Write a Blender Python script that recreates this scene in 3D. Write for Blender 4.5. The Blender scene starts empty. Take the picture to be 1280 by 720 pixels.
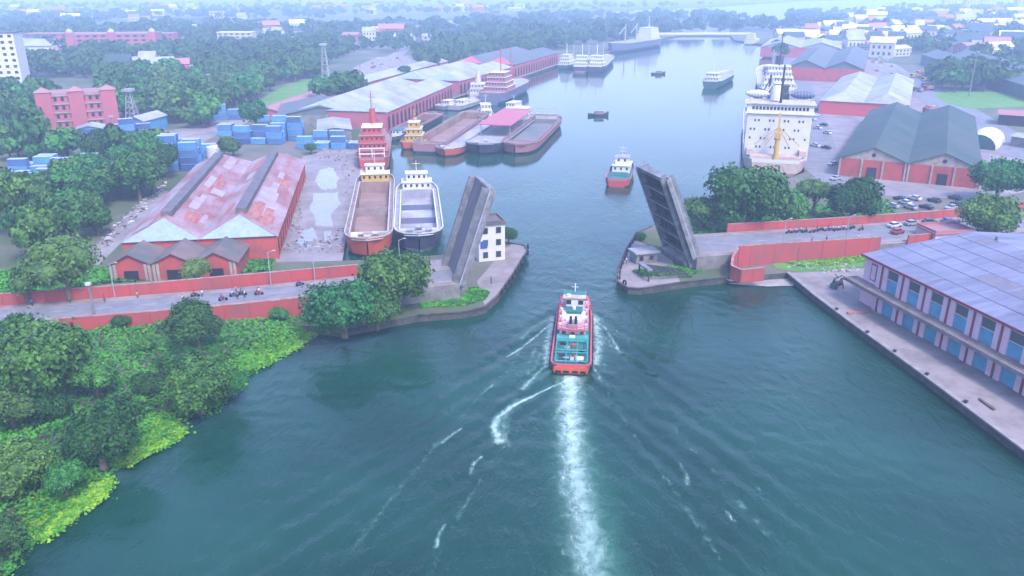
import bpy, math, random
import numpy as np
from mathutils import Vector, Matrix
from mathutils.geometry import tessellate_polygon

# ------------------------------------------------------------------ camera, world, sun, exposure
scene = bpy.context.scene
H = 65.0; PITCH = math.radians(20.8); F = 1000.0
cam_d = bpy.data.cameras.new('camera'); cam = bpy.data.objects.new('camera', cam_d)
scene.collection.objects.link(cam); scene.camera = cam
cam.location = (0, 0, H); cam.rotation_euler = (math.radians(90) - PITCH, 0, 0)
cam_d.sensor_width = 36; cam_d.lens = 36 * F / 1280; cam_d.clip_start = 0.5; cam_d.clip_end = 30000

SUN_EL = math.radians(52); SUN_AZ = math.radians(150)
w = bpy.data.worlds.new('World'); scene.world = w; w.use_nodes = True
nt = w.node_tree; bg = nt.nodes['Background']
sky = nt.nodes.new('ShaderNodeTexSky'); sky.sky_type = 'NISHITA'; sky.sun_disc = False
sky.sun_elevation = SUN_EL; sky.sun_rotation = SUN_AZ; sky.air_density = 1.6; sky.dust_density = 3.0; sky.ozone_density = 2.5
tint = nt.nodes.new('ShaderNodeMix'); tint.data_type = 'RGBA'; tint.blend_type = 'MULTIPLY'; tint.inputs[0].default_value = 1.0
tint.inputs[7].default_value = (0.97, 0.97, 1.36, 1); nt.links.new(sky.outputs[0], tint.inputs[6])
nt.links.new(tint.outputs[2], bg.inputs[0]); bg.inputs[1].default_value = 0.15
sun_d = bpy.data.lights.new('sun', 'SUN'); sun_d.energy = 1.4; sun_d.angle = math.radians(11); sun_d.color = (1.0, 0.95, 0.92)
sun = bpy.data.objects.new('sun', sun_d); scene.collection.objects.link(sun)
sd = Vector((math.sin(SUN_AZ) * math.cos(SUN_EL), math.cos(SUN_AZ) * math.cos(SUN_EL), math.sin(SUN_EL)))
sun.rotation_euler = (-sd).to_track_quat('-Z', 'Y').to_euler()
vs = scene.view_settings; vs.view_transform = 'Standard'; vs.look = 'None'; vs.gamma = 1; vs.exposure = 1.48; vs.use_curve_mapping = False
HAZE_DENSITY = 0.00041; HAZE_COLOR = (0.56, 0.76, 1.0)
scene.cycles.use_denoising = True; scene.cycles.max_bounces = 6; scene.cycles.transparent_max_bounces = 12
scene.cycles.volume_bounces = 3; scene.cycles.caustics_reflective = False; scene.cycles.caustics_refractive = False
rnd = random.Random(7); nrs = np.random.RandomState(11)

def G(x, y, z=1.5):
    """the world point at height z that the photo shows at pixel (x, y)"""
    u = (x - 640) / F; v = (360 - y) / F
    dy = math.cos(PITCH) + v * math.sin(PITCH); dz = -math.sin(PITCH) + v * math.cos(PITCH)
    t = (z - H) / dz
    return Vector((u * t, dy * t, z))
def depth(y, z=1.5):
    v = (360 - y) / F
    return (H - z) / (math.sin(PITCH) - v * math.cos(PITCH))
def GP(pts, z=1.5): return [G(a, b, z) for a, b in pts]

# ------------------------------------------------------------------ materials
def mat(name, col, rough=0.75, col2=None, scale=0.5, amount=0.5, stretch=(1, 1, 1), bump=0.0, bscale=4.0, metallic=0.0,
        coords='Object', lo=0.38, hi=0.62, spec=0.4, detail=6, rand=0.0, stripes=None):
    K = 0.60; col = tuple(c*K for c in col); col2 = tuple(c*K for c in col2) if col2 else None
    m = bpy.data.materials.new(name); m.use_nodes = True
    n = m.node_tree.nodes; l = m.node_tree.links; b = n['Principled BSDF']
    b.inputs['Roughness'].default_value = rough; b.inputs['Metallic'].default_value = metallic
    b.inputs['Specular IOR Level'].default_value = spec
    if coords == 'World':
        g = n.new('ShaderNodeNewGeometry'); src = g.outputs['Position']
    else:
        g = n.new('ShaderNodeTexCoord'); src = g.outputs['Object']
    mp = n.new('ShaderNodeMapping'); mp.inputs['Scale'].default_value = stretch; l.new(src, mp.inputs[0])
    out = None
    if col2 is not None:
        t = n.new('ShaderNodeTexNoise'); t.inputs['Scale'].default_value = scale; t.inputs['Detail'].default_value = detail
        t.inputs['Roughness'].default_value = 0.65; l.new(mp.outputs[0], t.inputs[0])
        r = n.new('ShaderNodeMapRange'); r.inputs[1].default_value = lo; r.inputs[2].default_value = hi
        r.inputs[4].default_value = amount * 2 if amount < 0.5 else 1.0; l.new(t.outputs[0], r.inputs[0])
        mx = n.new('ShaderNodeMix'); mx.data_type = 'RGBA'; l.new(r.outputs[0], mx.inputs[0])
        mx.inputs[6].default_value = (*col, 1); mx.inputs[7].default_value = (*col2, 1); out = mx.outputs[2]
    if stripes:   # (axis, period, colour, width share)
        ax, per, sc, wd = stripes
        sx = n.new('ShaderNodeSeparateXYZ'); l.new(src, sx.inputs[0])
        d = n.new('ShaderNodeMath'); d.operation = 'DIVIDE'; l.new(sx.outputs[ax], d.inputs[0]); d.inputs[1].default_value = per
        fr = n.new('ShaderNodeMath'); fr.operation = 'FRACT'; l.new(d.outputs[0], fr.inputs[0])
        lt = n.new('ShaderNodeMath'); lt.operation = 'LESS_THAN'; l.new(fr.outputs[0], lt.inputs[0]); lt.inputs[1].default_value = wd
        ms = n.new('ShaderNodeMix'); ms.data_type = 'RGBA'; l.new(lt.outputs[0], ms.inputs[0])
        if out: l.new(out, ms.inputs[6])
        else: ms.inputs[6].default_value = (*col, 1)
        ms.inputs[7].default_value = (*sc, 1); out = ms.outputs[2]
    if rand:
        oi = n.new('ShaderNodeObjectInfo'); rr = n.new('ShaderNodeMapRange'); l.new(oi.outputs['Random'], rr.inputs[0])
        rr.inputs[3].default_value = 1 - rand; rr.inputs[4].default_value = 1 + rand
        hs = n.new('ShaderNodeHueSaturation'); l.new(rr.outputs[0], hs.inputs['Value'])
        r2 = n.new('ShaderNodeMapRange'); l.new(oi.outputs['Random'], r2.inputs[0]); r2.inputs[3].default_value = 0.52; r2.inputs[4].default_value = 0.47
        l.new(r2.outputs[0], hs.inputs['Hue'])
        if out: l.new(out, hs.inputs['Color'])
        else: hs.inputs['Color'].default_value = (*col, 1)
        out = hs.outputs[0]
    if out: l.new(out, b.inputs['Base Color'])
    else: b.inputs['Base Color'].default_value = (*col, 1)
    if bump:
        t2 = n.new('ShaderNodeTexNoise'); t2.inputs['Scale'].default_value = bscale; t2.inputs['Detail'].default_value = 4; l.new(mp.outputs[0], t2.inputs[0])
        bp = n.new('ShaderNodeBump'); bp.inputs['Strength'].default_value = bump; bp.inputs['Distance'].default_value = 0.3
        l.new(t2.outputs[0], bp.inputs['Height']); l.new(bp.outputs[0], b.inputs['Normal'])
    return m

M = {}
M['leaf'] = mat('foliage', (0.018, 0.085, 0.014), 0.6, (0.075, 0.25, 0.03), 0.5, rand=0.34, spec=0.25, lo=0.38, hi=0.64)
M['leaf_emerald'] = mat('emerald_foliage', (0.015, 0.12, 0.02), 0.6, (0.06, 0.32, 0.045), 0.5, rand=0.25, spec=0.25, lo=0.38, hi=0.62)
M['leaf_dull'] = mat('dull_foliage', (0.018, 0.07, 0.016), 0.7, (0.065, 0.19, 0.035), 0.6, rand=0.25, spec=0.2, lo=0.38, hi=0.62)
M['leaf_light'] = mat('light_foliage', (0.07, 0.17, 0.03), 0.6, (0.12, 0.24, 0.04), 0.4, rand=0.15, spec=0.25)
M['leaf_far'] = mat('far_foliage', (0.02, 0.075, 0.02), 0.8, (0.07, 0.17, 0.035), 0.06, coords='World', spec=0.15)
M['bark'] = mat('bark', (0.12, 0.09, 0.06), 0.9, (0.2, 0.16, 0.12), 2)
M['under'] = mat('undergrowth', (0.03, 0.17, 0.018), 0.7, (0.10, 0.40, 0.035), 0.22, coords='World', spec=0.2)
M['hyacinth'] = mat('water_hyacinth', (0.08, 0.32, 0.02), 0.6, (0.28, 0.56, 0.03), 0.7, lo=.42, hi=.58, coords='World', spec=0.2)
M['ground'] = mat('ground_soil', (0.09, 0.13, 0.05), 0.95, (0.22, 0.19, 0.16), 0.02, coords='World', lo=0.45, hi=0.6)
M['bank'] = mat('bank_soil', (0.05, 0.10, 0.03), 0.95, (0.11, 0.10, 0.07), 0.2, coords='World')
M['grass'] = mat('lawn_grass', (0.09, 0.27, 0.035), 0.9, (0.16, 0.33, 0.06), 0.15, coords='World', bump=0.4, bscale=2)
M['yard'] = mat('yard_mud', (0.24, 0.21, 0.21), 0.8, (0.38, 0.34, 0.34), 0.12, coords='World', bump=0.5, bscale=0.8, lo=0.35, hi=0.65)
M['apron'] = mat('apron_concrete', (0.36, 0.31, 0.30), 0.85, (0.22, 0.19, 0.18), 0.22, coords='World', bump=0.3, bscale=1.5, lo=0.42, hi=0.68)
M['asphalt'] = mat('asphalt', (0.20, 0.20, 0.22), 0.8, (0.28, 0.28, 0.30), 0.3, coords='World')
M['quaywall'] = mat('quay_stone', (0.05, 0.055, 0.05), 0.9, (0.12, 0.11, 0.095), 0.6, coords='World', bump=0.6, bscale=2)
M['quayedge'] = mat('quay_coping', (0.42, 0.38, 0.35), 0.85, (0.28, 0.26, 0.24), 0.7, coords='World')
M['redwall'] = mat('red_painted_wall', (0.58, 0.085, 0.075), 0.85, (0.30, 0.11, 0.10), 0.22, coords='World', lo=0.40, hi=0.72, stretch=(1,1,.5), detail=10)
M['coping'] = mat('wall_coping', (0.50, 0.32, 0.30), 0.85, (0.4, 0.14, 0.1), 0.8, coords='World')
M['concrete'] = mat('concrete', (0.30, 0.29, 0.27), 0.85, (0.18, 0.18, 0.16), 0.4, bump=0.3, bscale=2)
M['dark'] = mat('dark_opening', (0.018, 0.02, 0.025), 0.6)
M['glass'] = mat('window_glass', (0.03, 0.05, 0.06), 0.12, spec=0.8)
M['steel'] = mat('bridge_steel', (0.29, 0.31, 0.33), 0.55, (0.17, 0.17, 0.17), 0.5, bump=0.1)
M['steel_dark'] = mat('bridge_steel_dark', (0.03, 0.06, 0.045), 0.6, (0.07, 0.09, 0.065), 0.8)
M['deck_grey'] = mat('bridge_deck', (0.19, 0.185, 0.20), 0.75, (0.12, 0.115, 0.13), 0.25, stretch=(0.3, 1.5, 1))
M['rustroof'] = mat('rusted_sheet_roof', (0.48, 0.39, 0.42), 0.6, (0.33, 0.11, 0.10), 0.12, stretch=(0.5, 1.3, 1), lo=0.36, hi=0.62, detail=9, bump=0.15)
M['rust_panel'] = mat('rusted_panel', (0.40, 0.10, 0.075), 0.7, (0.50, 0.24, 0.2), 0.5, stretch=(.4, 2, 1))
M['pale_panel'] = mat('pale_panel', (0.46, 0.43, 0.47), 0.6, (0.42, 0.28, 0.28), 0.25)
M['roofdark'] = mat('dark_sheet_roof', (0.10, 0.135, 0.14), 0.7, (0.16, 0.17, 0.17), 0.12, stripes=(0, 1.5, (0.085, 0.11, 0.115), 0.12))
M['roofgreen'] = mat('green_grey_roof', (0.035, 0.085, 0.075), 0.75, (0.08, 0.11, 0.095), 0.05)
M['roofold'] = mat('old_tile_roof', (0.13, 0.13, 0.12), 0.85, (0.24, 0.17, 0.15), 0.12, lo=0.42, hi=0.62)
M['roofpale'] = mat('pale_sheet_roof', (0.50, 0.52, 0.57), 0.6, (0.30, 0.31, 0.36), 0.08, detail=9, lo=.35, hi=.65)
M['roofgrey'] = mat('grey_sheet_roof', (0.29, 0.30, 0.40), 0.5, (0.16, 0.165, 0.24), 0.5, stretch=(0.9, 0.12, 1), detail=8, lo=0.36, hi=0.66, bump=.1)
M['roofgrey2'] = mat('grey_sheet_darker', (0.24, 0.25, 0.33), 0.55, (0.17, 0.17, 0.24), 0.6)
M['roofgrey3'] = mat('grey_sheet_seam', (0.18, 0.18, 0.24), 0.6, (0.26, 0.22, 0.25), 0.6)
M['gable_pale'] = mat('pale_gable', (0.34, 0.46, 0.54), 0.6, (0.30, 0.36, 0.42), 0.5)
M['gable_cream'] = mat('cream_gable', (0.5, 0.44, 0.36), 0.8, (0.36, 0.3, 0.26), 0.6)
M['monitor'] = mat('roof_monitor', (0.12, 0.12, 0.14), 0.7, (0.2, 0.17, 0.17), 0.4)
M['redbrick'] = mat('red_brick_paint', (0.58, 0.10, 0.08), 0.85, (0.36, 0.10, 0.09), 0.3, lo=0.45, hi=0.65)
M['pinkwall'] = mat('pink_plaster', (0.86, 0.62, 0.70), 0.8, (0.68, 0.48, 0.54), 0.35, lo=0.5, hi=0.75)
M['pinkbrick'] = mat('pink_brick', (0.60, 0.13, 0.17), 0.85, (0.45, 0.15, 0.17), 0.3)
M['maroon'] = mat('maroon_paint', (0.30, 0.06, 0.08), 0.7)
M['bluedoor'] = mat('blue_shutter', (0.12, 0.44, 0.62), 0.6, (0.09, 0.34, 0.50), 0.6, bump=0.2, bscale=3)
M['greyvent'] = mat('grey_louvre', (0.10, 0.12, 0.13), 0.7, stripes=(2, 0.3, (0.05, 0.06, 0.07), 0.4))
M['canopy'] = mat('canopy_concrete', (0.30, 0.25, 0.24), 0.9, (0.18, 0.15, 0.14), 0.4)
M['white'] = mat('white_paint', (0.78, 0.78, 0.76), 0.5, (0.66, 0.65, 0.62), 0.4, lo=0.5, hi=0.75)
M['cream'] = mat('cream_paint', (0.70, 0.67, 0.56), 0.7, (0.55, 0.52, 0.44), 0.5)
M['peach'] = mat('peach_rust_paint', (0.62, 0.42, 0.34), 0.7, (0.68, 0.58, 0.5), 0.3)
M['black'] = mat('black_paint', (0.02, 0.022, 0.03), 0.5, (0.05, 0.05, 0.06), 0.4)
M['rubber'] = mat('tyre_rubber', (0.015, 0.015, 0.017), 0.85)
M['navy'] = mat('navy_hull_paint', (0.03, 0.05, 0.10), 0.5, (0.07, 0.07, 0.10), 0.3)
M['hullblue'] = mat('dull_blue_hull', (0.12, 0.18, 0.30), 0.6, (0.2, 0.2, 0.26), 0.2)
M['hullgreen'] = mat('green_hull', (0.03, 0.16, 0.15), 0.5, (0.05, 0.11, 0.10), 0.3)
M['hullred'] = mat('red_hull_paint', (0.56, 0.085, 0.08), 0.5, (0.45, 0.06, 0.05), 0.4, lo=0.5, hi=0.7)
M['hullorange'] = mat('orange_red_hull', (0.66, 0.13, 0.06), 0.55, (0.42, 0.10, 0.06), 0.3, lo=0.5, hi=0.7)
M['hullpink'] = mat('faded_red_hull', (0.50, 0.20, 0.20), 0.7, (0.38, 0.22, 0.22), 0.2)
M['tugteal'] = mat('teal_deck_paint', (0.03, 0.24, 0.20), 0.55, (0.05, 0.17, 0.15), 0.6)
M['tugpink'] = mat('pink_red_paint', (0.68, 0.10, 0.12), 0.5)
M['yellow'] = mat('yellow_paint', (0.70, 0.46, 0.06), 0.55, (0.6, 0.38, 0.1), 0.5)
M['holdbrown'] = mat('hold_brown', (0.28, 0.17, 0.13), 0.8, (0.40, 0.26, 0.22), 0.12, lo=0.4, hi=0.6)
M['holdgrey'] = mat('hold_cover_grey', (0.56, 0.57, 0.62), 0.7, (0.34, 0.34, 0.38), 0.12)
M['holdgreen'] = mat('hold_grey_green', (0.16, 0.19, 0.18), 0.75, (0.24, 0.24, 0.23), 0.1)
M['deckbrown'] = mat('ship_deck_rust', (0.30, 0.20, 0.18), 0.8, (0.40, 0.34, 0.32), 0.3)
M['deckgrey'] = mat('ship_deck_grey', (0.45, 0.46, 0.48), 0.7, (0.33, 0.33, 0.34), 0.3)
M['rim'] = mat('pale_gunwale', (0.62, 0.60, 0.56), 0.6, (0.5, 0.4, 0.34), 0.4)
M['container'] = mat('blue_container_paint', (0.05, 0.14, 0.30), 0.55, (0.10, 0.21, 0.38), 0.3, rand=0.4, stripes=(0, 0.6, (0.055, 0.16, 0.40), 0.35))
M['container_roof'] = mat('container_roof_skylit', (0.62, 0.68, 0.78), 0.6, (0.30, 0.40, 0.56), 0.3)  # pale colour paints in the sky light reflected off the container tops
M['pinkcanopy'] = mat('pink_canopy_sheet', (0.62, 0.16, 0.20), 0.6, (0.5, 0.14, 0.18), 0.5)
M['boatpink'] = mat('faded_pink_deck', (0.70, 0.46, 0.50), 0.7, (0.55, 0.30, 0.34), 0.7)
M['teal_light'] = mat('light_teal_paint', (0.10, 0.48, 0.42), 0.5, (0.07, 0.36, 0.32), 0.7)
M['sand'] = mat('wet_sand', (0.46, 0.41, 0.36), 0.8, (0.34, 0.30, 0.26), 0.3, coords='World')
M['puddle'] = mat('standing_rainwater', (0.26, 0.25, 0.26), 0.12, (0.34, 0.31, 0.31), 0.3, coords='World', spec=0.8)
M['litter'] = mat('litter', (0.6, 0.6, 0.58), 0.8, (0.35, 0.32, 0.3), 3)
M['skin'] = mat('skin', (0.20, 0.10, 0.06), 0.7)
M['hair'] = mat('hair', (0.012, 0.01, 0.01), 0.7)
for nm, c in (('white', (0.75, 0.75, 0.75)), ('red', (0.5, 0.05, 0.05)), ('blue', (0.07, 0.13, 0.4)), ('yellow', (0.6, 0.45, 0.1)), ('grey', (0.25, 0.25, 0.27)), ('green', (0.06, 0.25, 0.1))):
    M['cloth_' + nm] = mat(nm + '_cloth', c, 0.9)
M['trousers'] = mat('dark_trousers', (0.03, 0.035, 0.06), 0.9)
for nm, c in (('white', (0.75, 0.75, 0.75)), ('silver', (0.42, 0.43, 0.45)), ('red', (0.45, 0.04, 0.04)), ('blue', (0.06, 0.12, 0.35)), ('yellow', (0.65, 0.42, 0.04)), ('turquoise', (0.05, 0.45, 0.5)), ('dark', (0.04, 0.045, 0.05))):
    M['car_' + nm] = mat(nm + '_car_paint', c, 0.3, spec=0.6)

# ------------------------------------------------------------------ object helpers
col = scene.collection
CH = {}                                        # children of a thing, so copies stay cheap
class MB:
    def __init__(s): s.v = []; s.f = []; s.m = []
    def quad(s, a, b, c, d, mi=0):
        k = len(s.v); s.v += [tuple(a), tuple(b), tuple(c), tuple(d)]; s.f.append((k, k+1, k+2, k+3)); s.m.append(mi); return s
    def poly(s, pts, mi=0):
        k = len(s.v); s.v += [tuple(p) for p in pts]; s.f.append(tuple(range(k, k+len(pts)))); s.m.append(mi); return s
    def box(s, x0, x1, y0, y1, z0, z1, mi=0):
        if x0 > x1: x0, x1 = x1, x0
        if y0 > y1: y0, y1 = y1, y0
        k = len(s.v)
        s.v += [(x0,y0,z0),(x1,y0,z0),(x1,y1,z0),(x0,y1,z0),(x0,y0,z1),(x1,y0,z1),(x1,y1,z1),(x0,y1,z1)]
        for f in ((0,3,2,1),(4,5,6,7),(0,1,5,4),(1,2,6,5),(2,3,7,6),(3,0,4,7)): s.f.append(tuple(k+i for i in f)); s.m.append(mi)
        return s
    def beam(s, p, q, w, h=None, mi=0):
        h = h or w; p = Vector(p); q = Vector(q); d = (q - p).normalized()
        up = Vector((0,0,1)) if abs(d.z) < 0.95 else Vector((0,1,0))
        a = d.cross(up).normalized() * w / 2; b = a.normalized().cross(d) * h / 2
        k = len(s.v)
        for o in (p, q): s.v += [tuple(o-a-b), tuple(o+a-b), tuple(o+a+b), tuple(o-a+b)]
        for f in ((0,1,2,3),(7,6,5,4),(0,4,5,1),(1,5,6,2),(2,6,7,3),(3,7,4,0)): s.f.append(tuple(k+i for i in f)); s.m.append(mi)
        return s
    def cyl(s, p, q, r0, r1=None, n=8, mi=0):
        r1 = r0 if r1 is None else r1; p = Vector(p); q = Vector(q); d = (q - p).normalized()
        up = Vector((0,0,1)) if abs(d.z) < 0.95 else Vector((0,1,0))
        a = d.cross(up).normalized(); b = a.cross(d); k = len(s.v)
        for o, r in ((p, r0), (q, r1)):
            for i in range(n):
                t = 2*math.pi*i/n; s.v.append(tuple(o + a*math.cos(t)*r + b*math.sin(t)*r))
        for i in range(n):
            j = (i+1) % n; s.f.append((k+i, k+j, k+n+j, k+n+i)); s.m.append(mi)
        s.f.append(tuple(k+n+i for i in range(n))); s.m.append(mi); s.f.append(tuple(k+n-1-i for i in range(n))); s.m.append(mi)
        return s
    def ext(s, pts, z0, z1, mi=0, top=True):
        n = len(pts)
        if sum(pts[i][0]*pts[(i+1)%n][1]-pts[(i+1)%n][0]*pts[i][1] for i in range(n)) < 0: pts = pts[::-1]
        k = len(s.v)
        s.v += [(p[0], p[1], z0) for p in pts] + [(p[0], p[1], z1) for p in pts]
        for i in range(n): j = (i+1) % n; s.f.append((k+i, k+j, k+n+j, k+n+i)); s.m.append(mi)
        if top:
            for t in tessellate_polygon([[Vector((p[0], p[1], 0)) for p in pts]]):
                a, b, c = t
                ar = (pts[b][0]-pts[a][0])*(pts[c][1]-pts[a][1])-(pts[b][1]-pts[a][1])*(pts[c][0]-pts[a][0])
                s.f.append((k+n+a, k+n+b, k+n+c) if ar > 0 else (k+n+c, k+n+b, k+n+a)); s.m.append(mi)
        return s
    def build(s, name, mats, parent=None, smooth=False):
        me = bpy.data.meshes.new(name); me.from_pydata(s.v, [], s.f)
        if not isinstance(mats, (list, tuple)): mats = [mats]
        for m in mats: me.materials.append(M[m] if isinstance(m, str) else m)
        if len(mats) > 1: me.polygons.foreach_set('material_index', s.m)
        if smooth: me.polygons.foreach_set('use_smooth', [True]*len(s.f))
        me.update()
        return link(name, me, parent)
def link(name, me, parent=None):
    o = bpy.data.objects.new(name, me); col.objects.link(o)
    if parent is not None: o.parent = parent; CH.setdefault(parent.name, []).append(o)
    return o
def tag(o, label=None, cat=None, group=None, kind=None):
    if label: o['label'] = label
    if cat: o['category'] = cat
    if group: o['group'] = group
    if kind: o['kind'] = kind
    return o
def thing(name, label, cat, loc=(0,0,0), rz=0, group=None):
    o = bpy.data.objects.new(name, None); col.objects.link(o); o.location = loc; o.rotation_euler = (0, 0, rz); o.empty_display_size = 0.5
    return tag(o, label, cat, group)
def copy_tree(o, parent=None):
    c = o.copy(); col.objects.link(c); c.parent = parent
    if parent is not None: CH.setdefault(parent.name, []).append(c)
    for ch in CH.get(o.name, []): copy_tree(ch, c)
    return c
def dup(root, loc, rz, label, group=None, scale=None):
    c = copy_tree(root); c.location = loc; c.rotation_euler = (0, 0, rz); c['label'] = label
    if group: c['group'] = group
    if scale: c.scale = (scale,)*3 if not isinstance(scale, tuple) else scale
    return c
_protos = {}
def struct(o): o['kind'] = 'structure'; return o
def np_mesh(name, V, Fq, mats, smooth=False, mi=None):
    """V (n,3), Fq (m,4 or 3) -> mesh"""
    me = bpy.data.meshes.new(name); k = Fq.shape[1]
    me.vertices.add(len(V)); me.vertices.foreach_set('co', np.asarray(V, dtype=np.float32).ravel())
    me.loops.add(Fq.size); me.loops.foreach_set('vertex_index', Fq.astype(np.int32).ravel())
    me.polygons.add(len(Fq)); me.polygons.foreach_set('loop_start', np.arange(0, Fq.size, k, dtype=np.int32))
    me.polygons.foreach_set('loop_total', np.full(len(Fq), k, dtype=np.int32))
    if smooth: me.polygons.foreach_set('use_smooth', np.ones(len(Fq), dtype=bool))
    for m in mats: me.materials.append(M[m] if isinstance(m, str) else m)
    if mi is not None: me.polygons.foreach_set('material_index', mi.astype(np.int32))
    me.update(calc_edges=True); return me
def inpoly(px, py, poly):
    px = np.asarray(px); py = np.asarray(py); c = np.zeros(px.shape, bool); n = len(poly)
    for i in range(n):
        x1, y1 = poly[i][:2]; x2, y2 = poly[(i+1) % n][:2]
        if y1 == y2: continue
        c ^= ((y1 > py) != (y2 > py)) & (px < (x2-x1)*(py-y1)/(y2-y1)+x1)
    return c

# ------------------------------------------------------------------ ground with the dock, the entrance and the river cut out of it
LZ = 1.5
shore_px = [(20,720),(55,665),(100,630),(132,603),(150,580),(195,558),(220,545),(224,528),(270,518),(300,490),(312,472),(345,452),(388,418)]
shore = [Vector((-175,-200,0)), Vector((-110,-60,0)), Vector((-82,10,0)), Vector((-64,45,0))] + GP(shore_px, 0)
inland = []
for i, p in enumerate(shore):
    a = shore[max(i-1,0)]; b = shore[min(i+1,len(shore)-1)]; t = (b-a).normalized()
    inland.append(Vector((p.x - t.y*9, p.y + t.x*9, LZ)))
inland[-1] = Vector((-45, 147, LZ)); 
pierL = GP([(430,412),(522,394),(580,390),(606,384),(622,370),(640,345),(650,328),(659,314),(655,307),(640,304),(625,303),(600,300),(556,318),(500,323),(428,326)])
quayL = GP([(437,270),(449,222),(462,180),(478,158),(500,148),(560,125),(640,100),(700,80),(760,65),(815,52),(830,47),(850,44)])
farD = GP([(912,44),(918,50),(958,56)])
quayR = GP([(975,78),(985,120),(1006,215),(960,232),(900,247),(850,268),(815,283),(795,292),(783,312),(772,338),(771,352),(785,360),(800,361),(860,352),(905,347),(985,341),(1020,370),(1060,400),(1150,465),(1280,562)])
quayR += [Vector((84,40,LZ)), Vector((96,-30,LZ)), Vector((115,-200,LZ))]
hole = inland + pierL + quayL + farD + quayR
R_ = 7000
hole = [Vector((p[0], p[1], LZ)) for p in hole]
river = [Vector((p[0], p[1], LZ)) for p in GP([(150,24),(365,37),(430,36),(545,33),(600,25),(720,20),(800,19),(900,20),(930,27),(958,31),(980,24),(1010,16),(1160,9),(1280,4)])]
river += [Vector((5000,3300,LZ)), Vector((5000,6500,LZ))] + [Vector((p[0], p[1], LZ)) for p in GP([(1170,-4),(1000,1),(900,7),(720,14),(600,20),(545,25),(365,28),(150,19)])]
out_ = [Vector((-R_,-200,LZ)), hole[0], ]
outer = [Vector((-R_,-200,LZ))] + hole + [Vector((R_,-200,LZ)), Vector((R_,R_,LZ)), Vector((-R_,R_,LZ))]
tess = tessellate_polygon([outer, river]); allp = outer + river
g = MB(); g.v = [tuple(p) for p in allp]
for a, b, c in tess:
    A, B, C_ = allp[a], allp[b], allp[c]
    g.f.append((a,b,c) if (B-A).cross(C_-A).z > 0 else (c,b,a)); g.m.append(0)
struct(g.build('ground', 'ground'))
qw = MB()
for i in range(len(inland), len(hole)-1):
    a, b = hole[i], hole[i+1]; qw.quad((a.x,a.y,-2),(b.x,b.y,-2),(b.x,b.y,LZ),(a.x,a.y,LZ))
for i in range(len(river)):
    a, b = river[i], river[(i+1) % len(river)]; qw.quad((a.x,a.y,-2),(b.x,b.y,-2),(b.x,b.y,LZ),(a.x,a.y,LZ))
struct(qw.build('quay_wall', 'quaywall'))
bk = MB()
for i in range(len(shore)-1):
    for k in range(4):
        def P(j, s):
            q = inland[j].lerp(shore[j] + Vector((0,0,-0.6)), s); return Vector((q.x, q.y, LZ - (LZ+0.6)*s**1.6))
        bk.quad(P(i,k/4), P(i,(k+1)/4), P(i+1,(k+1)/4), P(i+1,k/4))
a, b = inland[-1], shore[-1]; c = hole[len(inland)]
bk.poly([a, (b.x,b.y,-0.6), (c.x,c.y-0.5,-0.6), (c.x,c.y,LZ)])
struct(bk.build('river_bank', 'bank'))

def sheet(name, px, m, dz=0.02, z=LZ, world=None):
    pts = world or GP(px, z); s = MB(); k = [Vector((p[0], p[1], z+dz)) for p in pts]
    s.v = [tuple(p) for p in k]
    for a, b, c in tessellate_polygon([k]):
        s.f.append((a,b,c) if (k[b]-k[a]).cross(k[c]-k[a]).z > 0 else (c,b,a)); s.m.append(0)
    return struct(s.build(name, m))
sheet('dock_yard', [(345,328),(428,326),(437,270),(449,222),(462,180),(440,178),(300,190),(375,192),(345,310)][0:6]+[(378,196),(345,312)], 'yard', 0.02)
def rag(px, k=6, amp=0.12):
    c = (sum(a for a, b in px)/len(px), sum(b for a, b in px)/len(px)); o = []
    for i in range(len(px)):
        a, b = px[i], px[(i+1) % len(px)]
        for j in range(k):
            x, y = a[0]+(b[0]-a[0])*j/k, a[1]+(b[1]-a[1])*j/k; f = 1+rnd.uniform(-amp, amp*.6); o.append((c[0]+(x-c[0])*f, c[1]+(y-c[1])*f))
    return o
sheet('puddle', rag([(398,212),(416,208),(424,222),(420,236),(400,238),(394,226)]), 'puddle', 0.045)
sheet('puddle', rag([(392,241),(422,240),(425,256),(414,268),(416,284),(396,282),(388,262)]), 'puddle', 0.045)
sheet('puddle', rag([(378,288),(392,284),(398,298),(384,312),(370,306)]), 'puddle', 0.045)
sheet('puddle', rag([(404,290),(414,288),(416,300),(406,304)]), 'puddle', 0.045)
sheet('left_lane', [(60,340),(130,300),(165,262),(200,236),(212,240),(180,275),(150,305),(110,345)], 'yard', 0.03)
sheet('back_lane', [(170,170),(260,155),(330,128),(420,105),(470,80),(500,60),(512,62),(486,84),(440,112),(345,138),(265,172),(200,215),(170,205)], 'yard', 0.03)
sheet('lawn', [(318,130),(345,112),(380,98),(420,96),(410,118),(385,132),(340,142)], 'grass', 0.05)
sheet('meadow', [(465,96),(500,90),(530,98),(500,112),(470,108)], 'grass', 0.05)
sheet('pier_apron', [(596,352),(606,383),(622,369),(640,345),(650,328),(658,314),(654,308),(640,305),(630,312)], 'apron', 0.05)
sheet('lorry_park', [(440,85),(470,72),(530,68),(540,80),(500,92),(460,95)], 'apron', 0.04)
sheet('pier_apron', [(795,300),(784,313),(773,338),(773,351),(785,359),(800,360),(850,352),(840,325),(815,310)], 'apron', 0.05)
sheet('quay_apron', None, 'apron', 0.05, world=GP([(985.5,341.5),(1020,370),(1060,400),(1150,465),(1280,562)]) + [Vector((84,40,0)), Vector((96,-30,0)), Vector((130,-30,0)), Vector((110,60,0))] + GP([(1110,345),(1090,335),(1060,336)]))
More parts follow.
